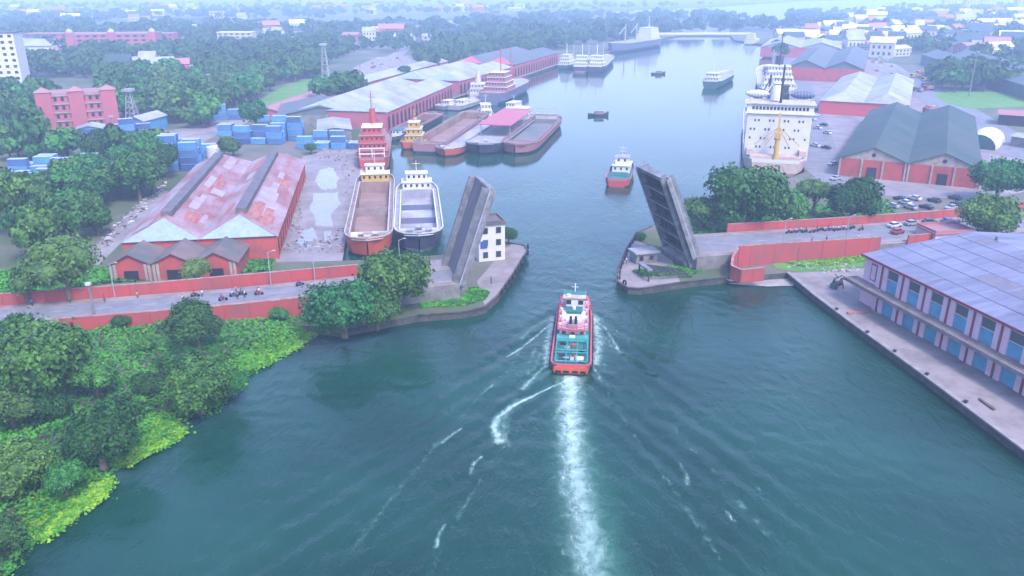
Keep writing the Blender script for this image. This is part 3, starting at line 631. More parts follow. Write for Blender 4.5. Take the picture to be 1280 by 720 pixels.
# ------------------------------------------------------------------ halls and warehouses
def hall(label, p0, p1, W, eave, ridge, ng, mwall, mroof, mgable, name='warehouse', z=LZ, side=1, monitor=True, arches=0, arch_mat='dark', end_arches=0, patches=0, door=None, mono_m='monitor', over=0.6, hip=0.0):
    """p0->p1: foot of the long wall; the hall extends W to the left (side=1) or right (-1) of it"""
    p0 = Vector((p0[0], p0[1], z)); p1 = Vector((p1[0], p1[1], z)); d = p1-p0; L = d.length; rz = math.atan2(d.y, d.x)
    t = thing(name, label, 'warehouse', p0, rz); s = side; gw = W/ng
    wl = MB(); wl.box(0, L, 0, s*W, 0, eave); wl.build('wall', mwall, t)
    for g_ in range(ng):
        y0 = s*g_*gw; y1 = s*(g_+1)*gw; ym = (y0+y1)/2
        for x in (0.0, L-0.25):
            gb = MB(); hx = hip if x == 0 else -hip; ex = (-over if x == 0 else over) if hip else 0; A_1 = [(x+ex,y0,eave+(.1 if hip else 0)),(x+hx,ym,ridge+(.1 if hip else -0.05)),(x+ex,y1,eave+(.1 if hip else 0))]; B_1 = [(q[0]+.25,q[1],q[2]-(.12 if hip else 0)) for q in A_1]
            gb.v = A_1+B_1; gb.f = [(0,1,2),(5,4,3),(0,3,4,1),(1,4,5,2),(2,5,3,0)]; gb.m = [0]*5; gb.build('gable', mgable, t)
    for g_ in range(ng):
        y0 = s*g_*gw; y1 = s*(g_+1)*gw; ym = (y0+y1)/2; rf = MB(); o_ = over; dz = (ridge-eave)/(gw/2)*0.5
        yy0 = y0-s*0.5 if g_ == 0 else y0; z0 = eave-dz+0.1 if g_ == 0 else eave+0.1
        yy1 = y1+s*0.5 if g_ == ng-1 else y1; z1 = eave-dz+0.1 if g_ == ng-1 else eave+0.1
        nseg = 1
        for a, za, b, zb in ((yy0, z0, ym, ridge+0.1), (ym, ridge+0.1, yy1, z1)):
            ha, hb2 = (0, hip+o_ if hip else 0) if a != ym else (hip+o_ if hip else 0, 0)
            for q_ in (0, -.18): rf.quad((-o_+ha,a,za+q_),(L+o_-ha,a,za+q_),(L+o_-hb2,b,zb+q_),(-o_+hb2,b,zb+q_))
            for x in ((-o_, L+o_) if not hip else ()): rf.quad((x,a,za-0.18),(x,a,za),(x,b,zb),(x,b,zb-0.18))
        R_o = rf.build('roof', mroof, t)
        if monitor:
            mo = MB(); zz = ridge+0.1; hw = 1.3
            mo.box(3+hip, L-3-hip, ym-hw, ym+hw, zz-0.5, zz+0.9); mo.build('ridge_vent', mono_m, R_o)
        if patches:
            rr = random.Random(patches+g_)
            for k in range(16):
                x = rr.uniform(4, L-18); ln_ = rr.uniform(5, 18); f0 = rr.uniform(0.12, 0.6); f1 = min(0.82, f0+rr.uniform(0.1, 0.4)); sd_ = rr.random() < 0.6
                pm = MB()
                A0, Z0, B0, Z1 = (yy0, z0, ym, ridge+0.1) if sd_ else (yy1, z1, ym, ridge+0.1)
                q = lambda x_, f: (x_, A0+(B0-A0)*f, Z0+(Z1-Z0)*f+0.02+0.006*k)
                pm.quad(q(x,f0), q(x+ln_,f0), q(x+ln_,f1), q(x,f1)); pm.build('roof_sheet_patch', rr.choice(['rust_panel','pale_panel','pale_panel','rust_panel','rustroof']), R_o)
        if end_arches:
            for x, sx in ((0,-1),):
                w_ = 3.2; dr = MB().box(-0.1, 0.02, ym-w_/2, ym+w_/2, 0, min(3.8, eave*0.6)); dr.build('door', door or 'dark', t)
                rd = MB() if mgable != 'redbrick' else None
                if rd: rd.cyl((-0.12,ym,eave+(ridge-eave)*0.4),(-0.02,ym,eave+(ridge-eave)*0.4),0.7,0.7,10); rd.build('round_vent','dark',t)
                for yy in (y0+s*0.5, ym-s*3.4, ym+s*3.4, y1-s*0.5): MB().box(-0.35, 0, yy-0.3, yy+0.3, 0, eave).build('pilaster', 'gable_cream' if mgable != 'gable_pale' else 'coping', t)
    if arches:
        n_ = int(L/arches)
        for k in range(min(n_, 40)):
            x = (k+0.5)*arches; a = MB(); yo = -s*0.06; w2 = arches*0.25
            pts = [(x-w2, yo, 0.1), (x+w2, yo, 0.1), (x+w2, yo, eave*0.55)] + [(x+w2*math.cos(u), yo, eave*0.55+w2*math.sin(u)) for u in (0.5,1.05,1.57,2.1,2.64)] + [(x-w2, yo, eave*0.55)]
            a.poly(pts); a.box(x-w2*0.2, x+w2*0.2, yo-s*0.05, yo, 0.1, eave*0.5)
            a.build('arched_doorway', arch_mat, t)
            MB().box(x-arches/2-0.3, x-arches/2+0.3, -s*0.3, 0, 0, eave-0.3).build('buttress', mwall, t)
    return t
# red-roofed double warehouse on the left
a = G(344,287,9); b = G(380,195,9)
hall('big double gabled warehouse with rusted red and grey roof and pale blue gable ends', (a.x,a.y), (b.x,b.y), 35.5, 6.0, 10.2, 2, 'redbrick', 'rustroof', 'gable_pale', side=1, arches=5.5, arch_mat='dark', patches=31, end_arches=0, hip=5)
# small triple gabled shed in front of it: long axis across, gables facing the road
a = G(298,347,LZ); b = G(139,352,LZ); d = Vector((b.x-a.x, b.y-a.y, 0)); Wd = d.length
nv = Vector((d.y,-d.x,0)).normalized(); nv = nv if nv.y > 0 else -nv
e_ = Vector((a.x,a.y,0)); hall('low shed with three dark gables and red walls beside the left road', (e_.x,e_.y), (e_.x+nv.x*13.5, e_.y+nv.y*13.5), Wd, 4.0, 6.4, 3, 'redbrick', 'roofold', 'redbrick', name='shed', side=1, monitor=False, end_arches=1)
# long quay sheds on the left
def qhall(label, pa, pb, W, eave, ridge, ng, *m, **k):
    a = G(*pa, LZ); b = G(*pb, LZ); return hall(label, (a.x,a.y), (b.x,b.y), W, eave, ridge, ng, *m, **k)
qhall('nearest long quay shed with pale roof and dark arches, behind the brown barge', (484,162), (566,122), 44, 8, 12, 2, 'pinkbrick', 'roofpale', 'gable_pale', arches=6.0, monitor=False, name='quay_shed', hip=7)
qhall('second long quay shed with pale roof, behind the cream tug', (574,118), (640,98), 46, 8, 12, 2, 'pinkbrick', 'roofpale', 'gable_pale', arches=6.0, monitor=False, name='quay_shed', hip=7)
qhall('third long quay shed with dark roof, farthest along the left quay', (643,97), (698,79), 48, 9, 13.5, 2, 'pinkbrick', 'roofdark', 'pinkbrick', arches=6.5, monitor=False, name='quay_shed', hip=7)
qhall('long low grey roofed shed behind the quay sheds, nearest the lawn', (420,124), (560,84), 18, 5, 7.5, 1, 'pinkbrick', 'roofpale', 'pinkbrick', monitor=False, name='goods_shed')
qhall('dark roofed double shed between the blue containers and the quay sheds', (455,158), (452,142), 40, 6, 10, 1, 'concrete', 'roofdark', 'roofdark', monitor=False, name='goods_shed')
qhall('long rust pink roofed shed beside the lawn', (352,150), (425,122), 16, 4, 6, 1, 'pinkbrick', 'hullpink', 'pinkbrick', monitor=False, name='goods_shed')
qhall('small grey store among the quay edge clutter behind the red ship', (440,176), (437,162), 14, 5, 6, 1, 'concrete', 'roofpale', 'concrete', monitor=False, name='store')
# right side
a = G(1222,236,LZ); b = G(1142,151,LZ)
hall('twin gabled warehouse with dark green grey roof and red walls beyond the right road', (a.x,a.y), (a.x+0.46*128, a.y+0.888*128), 44, 6.4, 10.8, 2, 'redbrick', 'roofgreen', 'gable_cream', side=1, monitor=False, arches=7, end_arches=1)
a = G(1133,149,LZ)
hall('twin gabled warehouse with pale roof and pink end wall, right of the white ship', (a.x,a.y), (a.x+0.44*130, a.y+0.898*130), 42, 6.8, 11.0, 2, 'tugpink', 'roofpale', 'roofpale', side=1, monitor=False, arches=7, hip=7)
a = G(1077,104,LZ)
hall('dark blue roofed warehouse beyond the pale roofed one', (a.x,a.y), (a.x+0.40*170, a.y+0.916*170), 50, 9, 14.0, 2, 'redbrick', 'roofdark', 'roofdark', side=1, monitor=False)
a = G(1050,74,LZ)
hall('farthest pale roofed warehouse on the right quay', (a.x,a.y), (a.x+0.36*120, a.y+0.93*120), 70, 9, 14.0, 2, 'pinkbrick', 'roofpale', 'gable_pale', side=1, monitor=False)
qhall('long dark blue roofed rail shed at the right edge of the town', (1290,128), (1150,80), 46, 8, 12, 2, 'roofdark', 'roofdark', 'roofpale', monitor=False, name='rail_shed', side=-1)
qhall('orange roofed open shed beside the grass verge at the right edge', (1246,156), (1300,160), 14, 5, 6.5, 1, 'dark', 'hullpink', 'hullpink', monitor=False, name='open_shed')
qhall('second orange roofed shed at the right edge, lower than the first', (1262,182), (1310,190), 10, 4, 5, 1, 'concrete', 'roofpale', 'concrete', monitor=False, name='open_shed')
# white tent
ce = G(1222,186,LZ); t = thing('storage_tent', 'white rounded storage tent beside the lorry road', 'tent', ce, math.radians(52)); s = MB(); n = 10; L = 24; rw = 6.5
prev = None
for i in range(n+1):
    u = math.pi*i/n; p = (math.cos(u)*rw, math.sin(u)*6.5*0.9)
    if prev: s.quad((0,prev[0],prev[1]),(L,prev[0],prev[1]),(L,p[0],p[1]),(0,p[0],p[1]))
    prev = p
s.poly([(L,math.cos(math.pi*i/n)*rw, math.sin(math.pi*i/n)*5.85) for i in range(n+1)]); s.build('cover','white',t,True)
MB().poly([(0.0,math.cos(math.pi*i/n)*rw*0.96, math.sin(math.pi*i/n)*5.7) for i in range(n+1)]).build('end_wall','hullgreen',t)

# pink two storey quay warehouse
p0 = G(1074,376,LZ); dq = (G(1280,494,LZ)-p0).normalized(); Lq = 108; rz = math.atan2(dq.y, dq.x)
t = thing('pink_warehouse', 'long pink two storey warehouse with blue doors and grey roof on the right quay', 'warehouse', p0, rz)
HW = 10.4; WW = 52; BP = 6.15
MB().box(0, Lq, 0, WW, 0, HW).build('wall', 'pinkwall', t)
rf = MB(); zr = HW+3.0
for (ya, za, yb, zb) in ((-0.7, HW, WW/2, zr), (WW/2, zr, WW+0.7, HW)):
    rf.quad((-0.6,ya,za+.12),(Lq+.6,ya,za+.12),(Lq+.6,yb,zb+.12),(-.6,yb,zb+.12)); rf.quad((-0.6,ya,za-.15),(Lq+.6,ya,za-.15),(Lq+.6,yb,zb-.15),(-.6,yb,zb-.15))
    for x in (-.6, Lq+.6): rf.quad((x,ya,za-.15),(x,ya,za+.12),(x,yb,zb+.12),(x,yb,zb-.15))
rf.quad((-.6,-.7,HW-.15),(Lq+.6,-.7,HW-.15),(Lq+.6,-.7,HW+.12),(-.6,-.7,HW+.12))
rfo = rf.build('roof', 'roofgrey', t)
MB().poly([(0.0,0.0,HW),(0.0,WW/2,zr-.2),(0.0,WW,HW)]).build('gable','pinkwall',t)
MB().box(-0.75,-0.62,-0.8,WW+0.8,HW-0.3,HW+0.15).box(-0.75,Lq,-0.85,-0.72,HW-0.3,HW+0.16).build('gutter','maroon',t)
MB().box(-2.0, Lq, -3.3, 0, 4.7, 5.05).box(-2.0, Lq, -3.42, -3.3, 4.55, 5.25).build('canopy', 'canopy', t)
rr = random.Random(5)
for k in range(70):
    x = rr.uniform(1, Lq-9); f0 = rr.choice([0,.17,.34,.5,.67,.84])*.98+.01; f1 = min(.99, f0+.16); l_ = rr.choice([1.1,2.2,3.3,6.6])
    yz = lambda f: (-0.7+(WW/2+.7)*f, HW+.12+(zr-HW)*f+.02+.0005*k)
    (ya,za),(yb,zb) = yz(f0), yz(f1); MB().quad((x,ya,za),(x+l_,ya,za),(x+l_,yb,zb),(x,yb,zb)).build('roof_sheet', rr.choice(['roofgrey2','roofgrey2','roofgrey3','roofgrey']), rfo)
sm = MB()
for f in (.17,.34,.5,.67,.84): ya = -0.7+(WW/2+.7)*f; za = HW+.12+(zr-HW)*f; sm.box(0,Lq,ya-.05,ya+.05,za,za+.07)
for k in range(int(Lq/2.2)): x = k*2.2; sm.quad((x,-.7,HW+.19),(x+.07,-.7,HW+.19),(x+.07,WW/2,zr+.19),(x,WW/2,zr+.19))
sm.build('roof_seams','roofgrey2',rfo)
vt = MB()
for k in range(9): vt.cyl((6+k*11.5, WW/2-0.0, zr), (6+k*11.5, WW/2, zr+0.9), 0.35, 0.35, 8)
vt.build('ridge_vent', 'concrete', rfo)
for k in range(17):
    x = 3.0+k*BP
    if x > Lq-3: break
    if k == 0:
        MB().box(x-0.9, x+0.9, -0.06, 0, 5.7, 9.3).build('window_frame','maroon',t); MB().box(x-0.65, x+0.65, -0.1, -0.06, 5.9, 9.0).build('door_panel','pinkwall',t)
    else:
        MB().box(x-1.55, x+1.55, -0.12, 0, 5.15, 7.7).build('upper_shutter', 'bluedoor', t)
        MB().box(x-1.55, x+1.55, -0.10, 0, 7.85, 9.5).build('louvre', 'greyvent', t)
        d_ = MB().box(x-1.6, x+1.6, -0.12, 0, 0.05, 3.1).build('loading_door', 'bluedoor', t)
        MB().box(x-1.6, x+1.6, -0.1, 0, 3.15, 4.3).build('fanlight', 'greyvent', t)
        rl = MB()
        for zz in (7.78,): rl.box(x-2.2, x+2.2, -0.32, -0.24, zz-.05, zz+.05)
        for xx in (x-2.2, x+2.2): rl.box(xx-.05, xx+.05, -0.32, 0, 5.1, 7.83)
        rl.build('guard_rail', 'white', t)
    MB().box(x+BP/2-0.2, x+BP/2+0.2, -0.6, 0, 0, HW-.3).build('pilaster', 'maroon', t)
    MB().box(x+BP/2-1.5, x+BP/2-0.202, -0.42, 0, 0, HW-.35).box(x+BP/2+0.202, x+BP/2+1.5, -0.42, 0, 0, HW-.35).build('pale_pier', 'pinkwall', t)
# low pink flat-roofed block
small_house('low pink block with a flat roof behind the pink warehouse', G(1188,312,LZ)+Vector((0,4,0)), math.radians(8), 11, 8, 4.2, 'pinkwall', 'hullpink', 'gatehouse', 1, 3)

# ------------------------------------------------------------------ far buildings
def block(label, loc, rz, W, D, floors, mwall, mroof, cols_, name='apartment_block', cat='building', group=None, fh=3.2, parapet='white', maxwin=90, bal=False):
    t = thing(name, label, cat, loc, rz, group); hh = floors*fh
    MB().box(-W/2, W/2, -D/2, D/2, 0, hh).build('wall', mwall, t)
    MB().box(-W/2-.4, W/2+.4, -D/2-.4, D/2+.4, hh, hh+0.6).build('roof', mroof, t)
    n = 0
    for i in range(floors):
        for j in range(cols_):
            if n >= maxwin: break
            x = -W/2+(j+0.5)*W/cols_; ww = W/cols_*0.45
            MB().box(x-ww/2, x+ww/2, -D/2-0.08, -D/2, i*fh+fh*.3, i*fh+fh*.75).build('window', 'glass', t); n += 1
        if bal: MB().box(-W/2-.3, W/2+.3, -D/2-.5, -D/2, i*fh+fh*.88, i*fh+fh*1.0).build('string_course', parapet, t)
    return t
# tower block at the left edge
base = G(28,128,LZ)
tw = block('tall white tower block with dark windows at the left edge', G(3,131,LZ)+Vector((0,6,0)), math.radians(12), 24, 14, 12, 'white', 'roofdark', 6, 'tower_block', bal=False)
# pink heritage office
def heritage(label, loc, rz, W, D, floors, tower=True, dome=False):
    t = block(label, loc, rz, W, D, floors, 'pinkbrick', 'hullpink', 11, 'heritage_building', parapet='gable_cream', bal=True, fh=3.9, maxwin=60)
    hh = floors*3.9
    for x in (-W/2+2.5, W/2-2.5, 0):
        tb = MB().box(x-3.2, x+3.2, -D/2-1.2, -D/2+5, 0, hh+1.5).build('tower', 'pinkbrick', t)
        if dome:
            s = MB(); 
            for k in range(4):
                a0 = k/4*math.pi/2; a1 = (k+1)/4*math.pi/2
                s.cyl((x,-D/2+2,hh+1.5+3.4*math.sin(a0)), (x,-D/2+2,hh+1.5+3.4*math.sin(a1)), 3.2*math.cos(a0), max(0.05,3.2*math.cos(a1)), 10)
            s.cyl((x,-D/2+2,hh+4.8),(x,-D/2+2,hh+7.5),0.25,0.05,6); s.build('dome', 'cream', tb, True)
        else:
            s = MB(); zt = hh+1.5
            for q in ((-3.6,-3.6),(3.6,-3.6),(3.6,3.6),(-3.6,3.6)): pass
            c = (x, -D/2+1.9, zt+2.2); cs = [(x-3.6,-D/2-1.6,zt),(x+3.6,-D/2-1.6,zt),(x+3.6,-D/2+5.4,zt),(x-3.6,-D/2+5.4,zt)]
            for i in range(4): s.poly([cs[i], cs[(i+1)%4], c])
            s.build('pyramid_roof', 'hullpink', tb)
    return t
heritage('pink brick office with arcaded floors beside the white tower block', G(92,160,LZ)+Vector((0,8,0)), math.radians(26), 32, 18, 4)
heritage('distant red palace with pale domes above the trees on the left', G(148,68,LZ), math.radians(10), 78, 28, 5, dome=True)
block('distant red wing left of the domed palace', G(82,62,LZ), 0.1, 70, 18, 5, 'pinkbrick', 'hullpink', 8, 'palace_wing')
block('distant red wing right of the domed palace', G(194,62,LZ), 0.1, 45, 18, 5, 'pinkbrick', 'hullpink', 8, 'palace_wing')
block('distant long cream building on the left skyline', G(226,44,LZ), 0, 70, 20, 4, 'cream', 'white', 9, 'office_block')
block('distant banded pale block right of the cream building', G(298,60,LZ), 0, 36, 16, 5, 'cream', 'white', 6, 'office_block', bal=True)
block('small white flat roofed hall among trees below the domed palace', G(222,72,LZ), 0.4, 28, 10, 1, 'white', 'white', 4, 'white_hall')
for k, (x, y, s) in enumerate([(372,8,1),(382,8,1.1),(394,8,1),(408,8,0.9),(420,8,1.1)]):
    block('pale hazy tower, number %s from the left in the skyline cluster' % ['one','two','three','four','five'][k], G(x,y,LZ), 0, 30*s, 20, 12, 'cream', 'white', 4, 'skyline_tower', group='hazy towers on the left skyline')
for k, (x, y) in enumerate([(1185,10),(1212,12),(1232,8),(1276,14)]):
    block('pale hazy tower on the right skyline, %s from the left' % ['first','second','third','fourth'][k], G(x,y,LZ), 0, 34, 20, 14, 'cream', 'white', 4, 'skyline_tower', group='hazy towers on the right skyline')
# scattered small houses far off
hb = {}
def far_house(x, y, kind, label, group):
    if kind not in hb:
        c = {'pale': ('cream','white'), 'pink': ('pinkbrick','hullpink'), 'white': ('white','roofpale'), 'brown': ('peach','roofgreen')}[kind]
        t = thing('house', label, 'house', G(x,y,LZ), 0, group); MB().box(-6,6,-4,4,0,7).build('wall', c[0], t)
        MB().poly([(-6.5,-4.5,7),(6.5,-4.5,7),(6.5,0,9.6),(-6.5,0,9.6)]).poly([(6.5,4.5,7),(-6.5,4.5,7),(-6.5,0,9.6),(6.5,0,9.6)]).poly([(-6,-4,7),(-6,0,9.4),(-6,4,7)]).poly([(6,-4,7),(6,0,9.4),(6,4,7)]).build('roof', c[1], t)
        for xx in (-4,-1.3,1.3,4):
            for zz in (1.2,4.2): MB().box(xx-.6,xx+.6,-4.08,-4,zz,zz+1.5).build('window','glass',t)
        hb[kind] = t; return t
    return dup(hb[kind], G(x,y,LZ), rnd.uniform(-0.5,0.5), label, group, (rnd.uniform(.9,2.6), rnd.uniform(.9,2.0), rnd.uniform(.8,2.2)))
R1 = [((1000,58),14,6), ((1050,48),24,6), ((1100,54),30,8), ((1200,50),36,10), ((1265,66),20,10), ((1230,22),40,8), ((1110,20),40,6), ((1085,32),22,14), ((1180,30),34,16), ((1255,40),22,12), ((1060,62),26,10), ((1110,66),28,10), ((1220,70),26,6), ((1140,50),60,20)]
for (cx, cy), sx, sy in R1:
    for k in range(15):
        x = cx+rnd.gauss(0,sx*0.8); y = max(20, cy+rnd.gauss(0,sy*0.35)); kd = rnd.choice(['pale','white','pale','brown','pink','brown'])
        far_house(x, y, kd, '%s house among the trees of the hazy town right of the river' % {'pale':'cream','white':'white','brown':'peach walled','pink':'pink'}[kd], 'houses of the hazy town on the right')
for (cx, cy), sx, sy in [((60,20),60,8), ((200,20),100,10), ((330,45),60,10), ((45,76),20,5), ((480,52),60,10), ((185,100),25,6), ((480,14),90,8), ((600,12),60,6)]:
    for k in range(12):
        x = cx+rnd.gauss(0,sx*0.6); y = max(9, cy+rnd.gauss(0,sy*0.5)); kd = rnd.choice(['pale','white','pink','brown'])
        far_house(x, y, kd, '%s house among the hazy woods left of the dock' % {'pale':'cream','white':'white','brown':'peach walled','pink':'pink'}[kd], 'houses in the hazy woods on the left')
# masts
def mast(label, pb, pt_y, kind='pole'):
    b = G(*pb, LZ); h = (pb[1]-pt_y)/F*depth(pb[1])*1.08; t = thing('lighting_mast' if kind == 'pole' else 'lattice_tower', label, 'mast', b)
    if kind == 'pole':
        MB().cyl((0,0,0),(0,0,h),0.45,0.22,8).build('pole','concrete',t); MB().cyl((0,0,h-0.6),(0,0,h),1.2,1.2,10).build('lamp_ring','deckgrey',t)
    else:
        s = MB(); w0, w1 = 2.6, 0.8
        cs = [(-1,-1),(1,-1),(1,1),(-1,1)]
        for i in range(4):
            a, b_ = cs[i], cs[(i+1)%4]; s.beam((a[0]*w0,a[1]*w0,0),(a[0]*w1,a[1]*w1,h),0.35)
            for k in range(6):
                f0, f1 = k/6, (k+1)/6; r0 = w0+(w1-w0)*f0; r1 = w0+(w1-w0)*f1
                s.beam((a[0]*r0,a[1]*r0,h*f0),(b_[0]*r1,b_[1]*r1,h*f1),0.2); s.beam((a[0]*r1,a[1]*r1,h*f1),(b_[0]*r1,b_[1]*r1,h*f1),0.2)
        s.build('lattice','deckgrey',t); MB().box(-2.2,2.2,-2.2,2.2,h,h+1.2).build('platform','deckgrey',t)
    return t
mast('tall slim white lighting mast in front of the dark rail shed on the right', (1211,120), 70)
mast('slim pole standing in the wood left of the lawn', (264,127), 96)
mast('slim pole standing above the trees beyond the lawn', (498,64), 44)
mast('grey lattice water tower mast in the wood behind the red roofed warehouse', (167,154), 118, 'lat')
mast('grey lattice radio mast beside the lawn', (408,104), 62, 'lat')
mast('short pole beside the blue huts left of the wood', (141,160), 146)

# ------------------------------------------------------------------ containers
t0 = thing('shipping_container', 'x', 'container', (0,0,-50), 0)
bd = MB().box(-3.03,3.03,-1.2,1.2,0.12,2.5)
for i in range(20): bd.box(-2.95+i*0.3,-2.8+i*0.3,-1.24,-1.2,0.2,2.4); bd.box(-2.95+i*0.3,-2.8+i*0.3,1.2,1.24,0.2,2.4)
bd.build('body','container',t0); MB().box(-3.03,3.03,-1.22,1.22,2.5,2.58).build('roof_panel','container_roof',t0)
MB().box(3.03,3.08,-1.15,1.15,0.15,2.45).build('door','container',t0)
used0 = [False]
def stack(cx, cy, nx_, ny_, nz_, rz, where, jitter=0.0, grp=None):
    c = G(cx, cy, LZ)
    for i in range(nx_):
        for j in range(ny_):
            n = max(1, nz_-(1 if rnd.random() < 0.4 else 0)-(1 if rnd.random() < 0.25 else 0))
            for k in range(n):
                loc = c + Vector((math.cos(rz)*i*6.9-math.sin(rz)*j*3.3, math.sin(rz)*i*6.9+math.cos(rz)*j*3.3, k*2.6+0.02))
                lab = 'blue container in the stacks ' + where; g_ = 'blue containers ' + where
                if not used0[0]:
                    t0.location = loc; t0.rotation_euler = (0,0,rz); t0['label'] = lab; t0['group'] = g_; used0[0] = True
                else: dup(t0, loc, rz, lab, g_)
stack(214,214,2,3,5,0.15,'behind the left corner of the red roofed warehouse')
stack(262,196,1,2,2,0.2,'left of the white tank')
stack(282,170,2,2,3,0.0,'in a block behind the red roofed warehouse')
stack(304,180,3,2,3,-0.05,'in a block behind the red roofed warehouse')
stack(350,176,2,2,4,0.05,'left of the dock store')
stack(382,186,4,2,2,0.0,'in a row facing the puddled yard')
stack(402,178,2,1,3,0.0,'in a row facing the puddled yard')
stack(276,150,2,1,4,0.2,'at the far end of the wood lane')
stack(330,158,2,2,2,0.3,'near the lawn corner')
stack(-4,236,4,3,2,0.1,'in the clearing at the left edge')
stack(28,226,4,3,3,0.1,'in the clearing at the left edge')
stack(66,222,3,2,2,0.15,'in the clearing at the left edge')
stack(130,170,2,2,2,0.1,'beside the blue huts in the wood')
stack(160,170,2,1,3,0.5,'beside the blue huts in the wood')
# white tank
t = thing('water_tank', 'white round tank behind the red roofed warehouse', 'tank', G(270,196,LZ)); MB().cyl((0,0,0),(0,0,4.2),3.4,3.4,20).build('shell','white',t,False); MB().cyl((0,0,4.2),(0,0,5.0),3.4,0.4,20).build('cap','white',t)
MB().beam((3.5,0,0),(3.5,0,5),0.15).build('ladder','deckgrey',t)
hall('blue sheet hut with pale roof in the wood, left of the lattice mast', G(132,172,LZ)[:2], (G(132,172,LZ)+Vector((-3,10,0)))[:2], 12, 4, 5.5, 1, 'container', 'roofpale', 'container', name='hut', monitor=False)
hall('blue sheet hut with slanting pale roof, right of the lattice mast', G(182,168,LZ)[:2], (G(182,168,LZ)+Vector((3,18,0)))[:2], 9, 6, 8, 1, 'container', 'roofpale', 'container', name='hut', monitor=False)

# ------------------------------------------------------------------ ships
def hull_profile(t, bow, stern):
    """half breadth share at t (0 stern, 1 bow)"""
    b = 1.0
    if t > 1-bow: u = (t-(1-bow))/bow; b = math.sqrt(max(0.0, 1-u**2.2))*0.97+0.03
    if t < stern: u = 1-t/stern; b = min(b, 1-0.28*u**2)
    return b
def make_hull(t, L, B, D, m1, m2, bow=0.28, stern=0.12, sheer=1.2, bul=0.7, deck_m='deckgrey', rim_m='rim', hold=None, hold_m='holdbrown', hold_d=3.0, N=28, coam=0.8, cover=None):
    """x forward, z=0 waterline. hull > parts; returns deck height function"""
    dk = lambda u: D + sheer*max(0, (u-0.7)/0.3)**2 + 0.25*sheer*max(0, (0.15-u)/0.15)**2
    hb_ = lambda u: B/2*hull_profile(u, bow, stern)
    st = [i/N for i in range(N+1)]
    lower, upper, rim = MB(), MB(), MB()
    for side in (-1, 1):
        for i in range(N):
            P = []
            for u in (st[i], st[i+1]):
                x = -L/2+L*u; h = hb_(u); zt = dk(u)+bul
                fl = 0.02*L*(u > 1-bow)*((u-(1-bow))/bow)
                P.append([(x-fl*1.5, side*h*0.55, -1.2), (x-fl*0.7, side*h*0.92, D*0.28), (x, side*h, zt)])
            a, b = P
            o = (lambda q: q) if side > 0 else (lambda q: q[::-1])
            lower.poly(o([a[0], b[0], b[1], a[1]])); upper.poly(o([a[1], b[1], b[2], a[2]]))
            za, zb = a[2], b[2]; tk = 0.22*side
            ra, rb = (za[0], za[1]-tk, za[2]), (zb[0], zb[1]-tk if abs(zb[1]) > 0.3 else 0, zb[2])
            rim.poly([(za[0],za[1]+tk*.4,za[2]), (zb[0],zb[1]+tk*.4,zb[2]), rb, ra]); rim.poly([ra, rb, (rb[0],rb[1],rb[2]-bul), (ra[0],ra[1],ra[2]-bul)])
            rim.poly([(za[0],za[1]+tk*.4,za[2]), (zb[0],zb[1]+tk*.4,zb[2]), (zb[0],zb[1]+tk*.4,zb[2]-.3), (za[0],za[1]+tk*.4,za[2]-.3)])
    h0 = hb_(0); zt = dk(0)+bul
    upper.poly([(-L/2,-h0,zt),(-L/2,h0,zt),(-L/2,h0*.92,D*.28),(-L/2,-h0*.92,D*.28)]); lower.poly([(-L/2,-h0*.92,D*.28),(-L/2,h0*.92,D*.28),(-L/2,h0*.55,-1.2),(-L/2,-h0*.55,-1.2)])
    rim.box(-L/2-0.05, -L/2+0.25, -h0, h0, zt-bul, zt+0.03)
    hu = upper.build('hull', m1, t); lower.build('boot_band', m2, hu); rim.build('gunwale', rim_m, t)
    dm = MB()
    def strip(u0, u1, ya, yb, n=8):
        for i in range(n):
            a = u0+(u1-u0)*i/n; b = u0+(u1-u0)*(i+1)/n
            dm.poly([(-L/2+L*a, ya(a), dk(a)), (-L/2+L*b, ya(b), dk(b)), (-L/2+L*b, yb(b), dk(b)), (-L/2+L*a, yb(a), dk(a))])
    full_l = lambda u: -hb_(u)+.05; full_r = lambda u: hb_(u)-.05
    if hold:
        h0_, h1_, hw = hold; y = B/2*hw
        strip(0, h0_, full_l, full_r); strip(h1_, 1, full_l, full_r, 12); strip(h0_, h1_, full_l, lambda u: -y, 12); strip(h0_, h1_, lambda u: y, full_r, 12)
        x0, x1 = -L/2+L*h0_, -L/2+L*h1_; zz = D; s = MB()
        zf = D-hold_d
        s.quad((x0,-y,zf),(x1,-y,zf),(x1,y,zf),(x0,y,zf)); zc = D+coam
        s.quad((x0,-y,zf),(x1,-y,zf),(x1,-y,zc),(x0,-y,zc)); s.quad((x0,y,zf),(x1,y,zf),(x1,y,zc),(x0,y,zc)); s.quad((x0,-y,zf),(x0,y,zf),(x0,y,zc),(x0,-y,zc)); s.quad((x1,-y,zf),(x1,y,zf),(x1,y,zc),(x1,-y,zc))
        ho = s.build('hold', hold_m, t)
        if cover is not None:      # hold divided by low bulkheads
            for k in range(1, cover): xx = x0+(x1-x0)*k/cover; MB().box(xx-.15,xx+.15,-y,y,zf,D-0.4).build('bulkhead', 'deckbrown' if hold_m == 'holdbrown' else 'hullblue', ho)
        c = MB(); 
        c.box(x0-.35,x1+.35,-y-.35,-y-.01,D,zc); c.box(x0-.35,x1+.35,y+.01,y+.35,D,zc); c.box(x0-.35,x0-.01,-y,y,D,zc); c.box(x1+.01,x1+.35,-y,y,D,zc); c.build('coaming', rim_m, t)
    else: strip(0, 1, full_l, full_r, N)
    dm.build('deck', deck_m, t)
    return dk
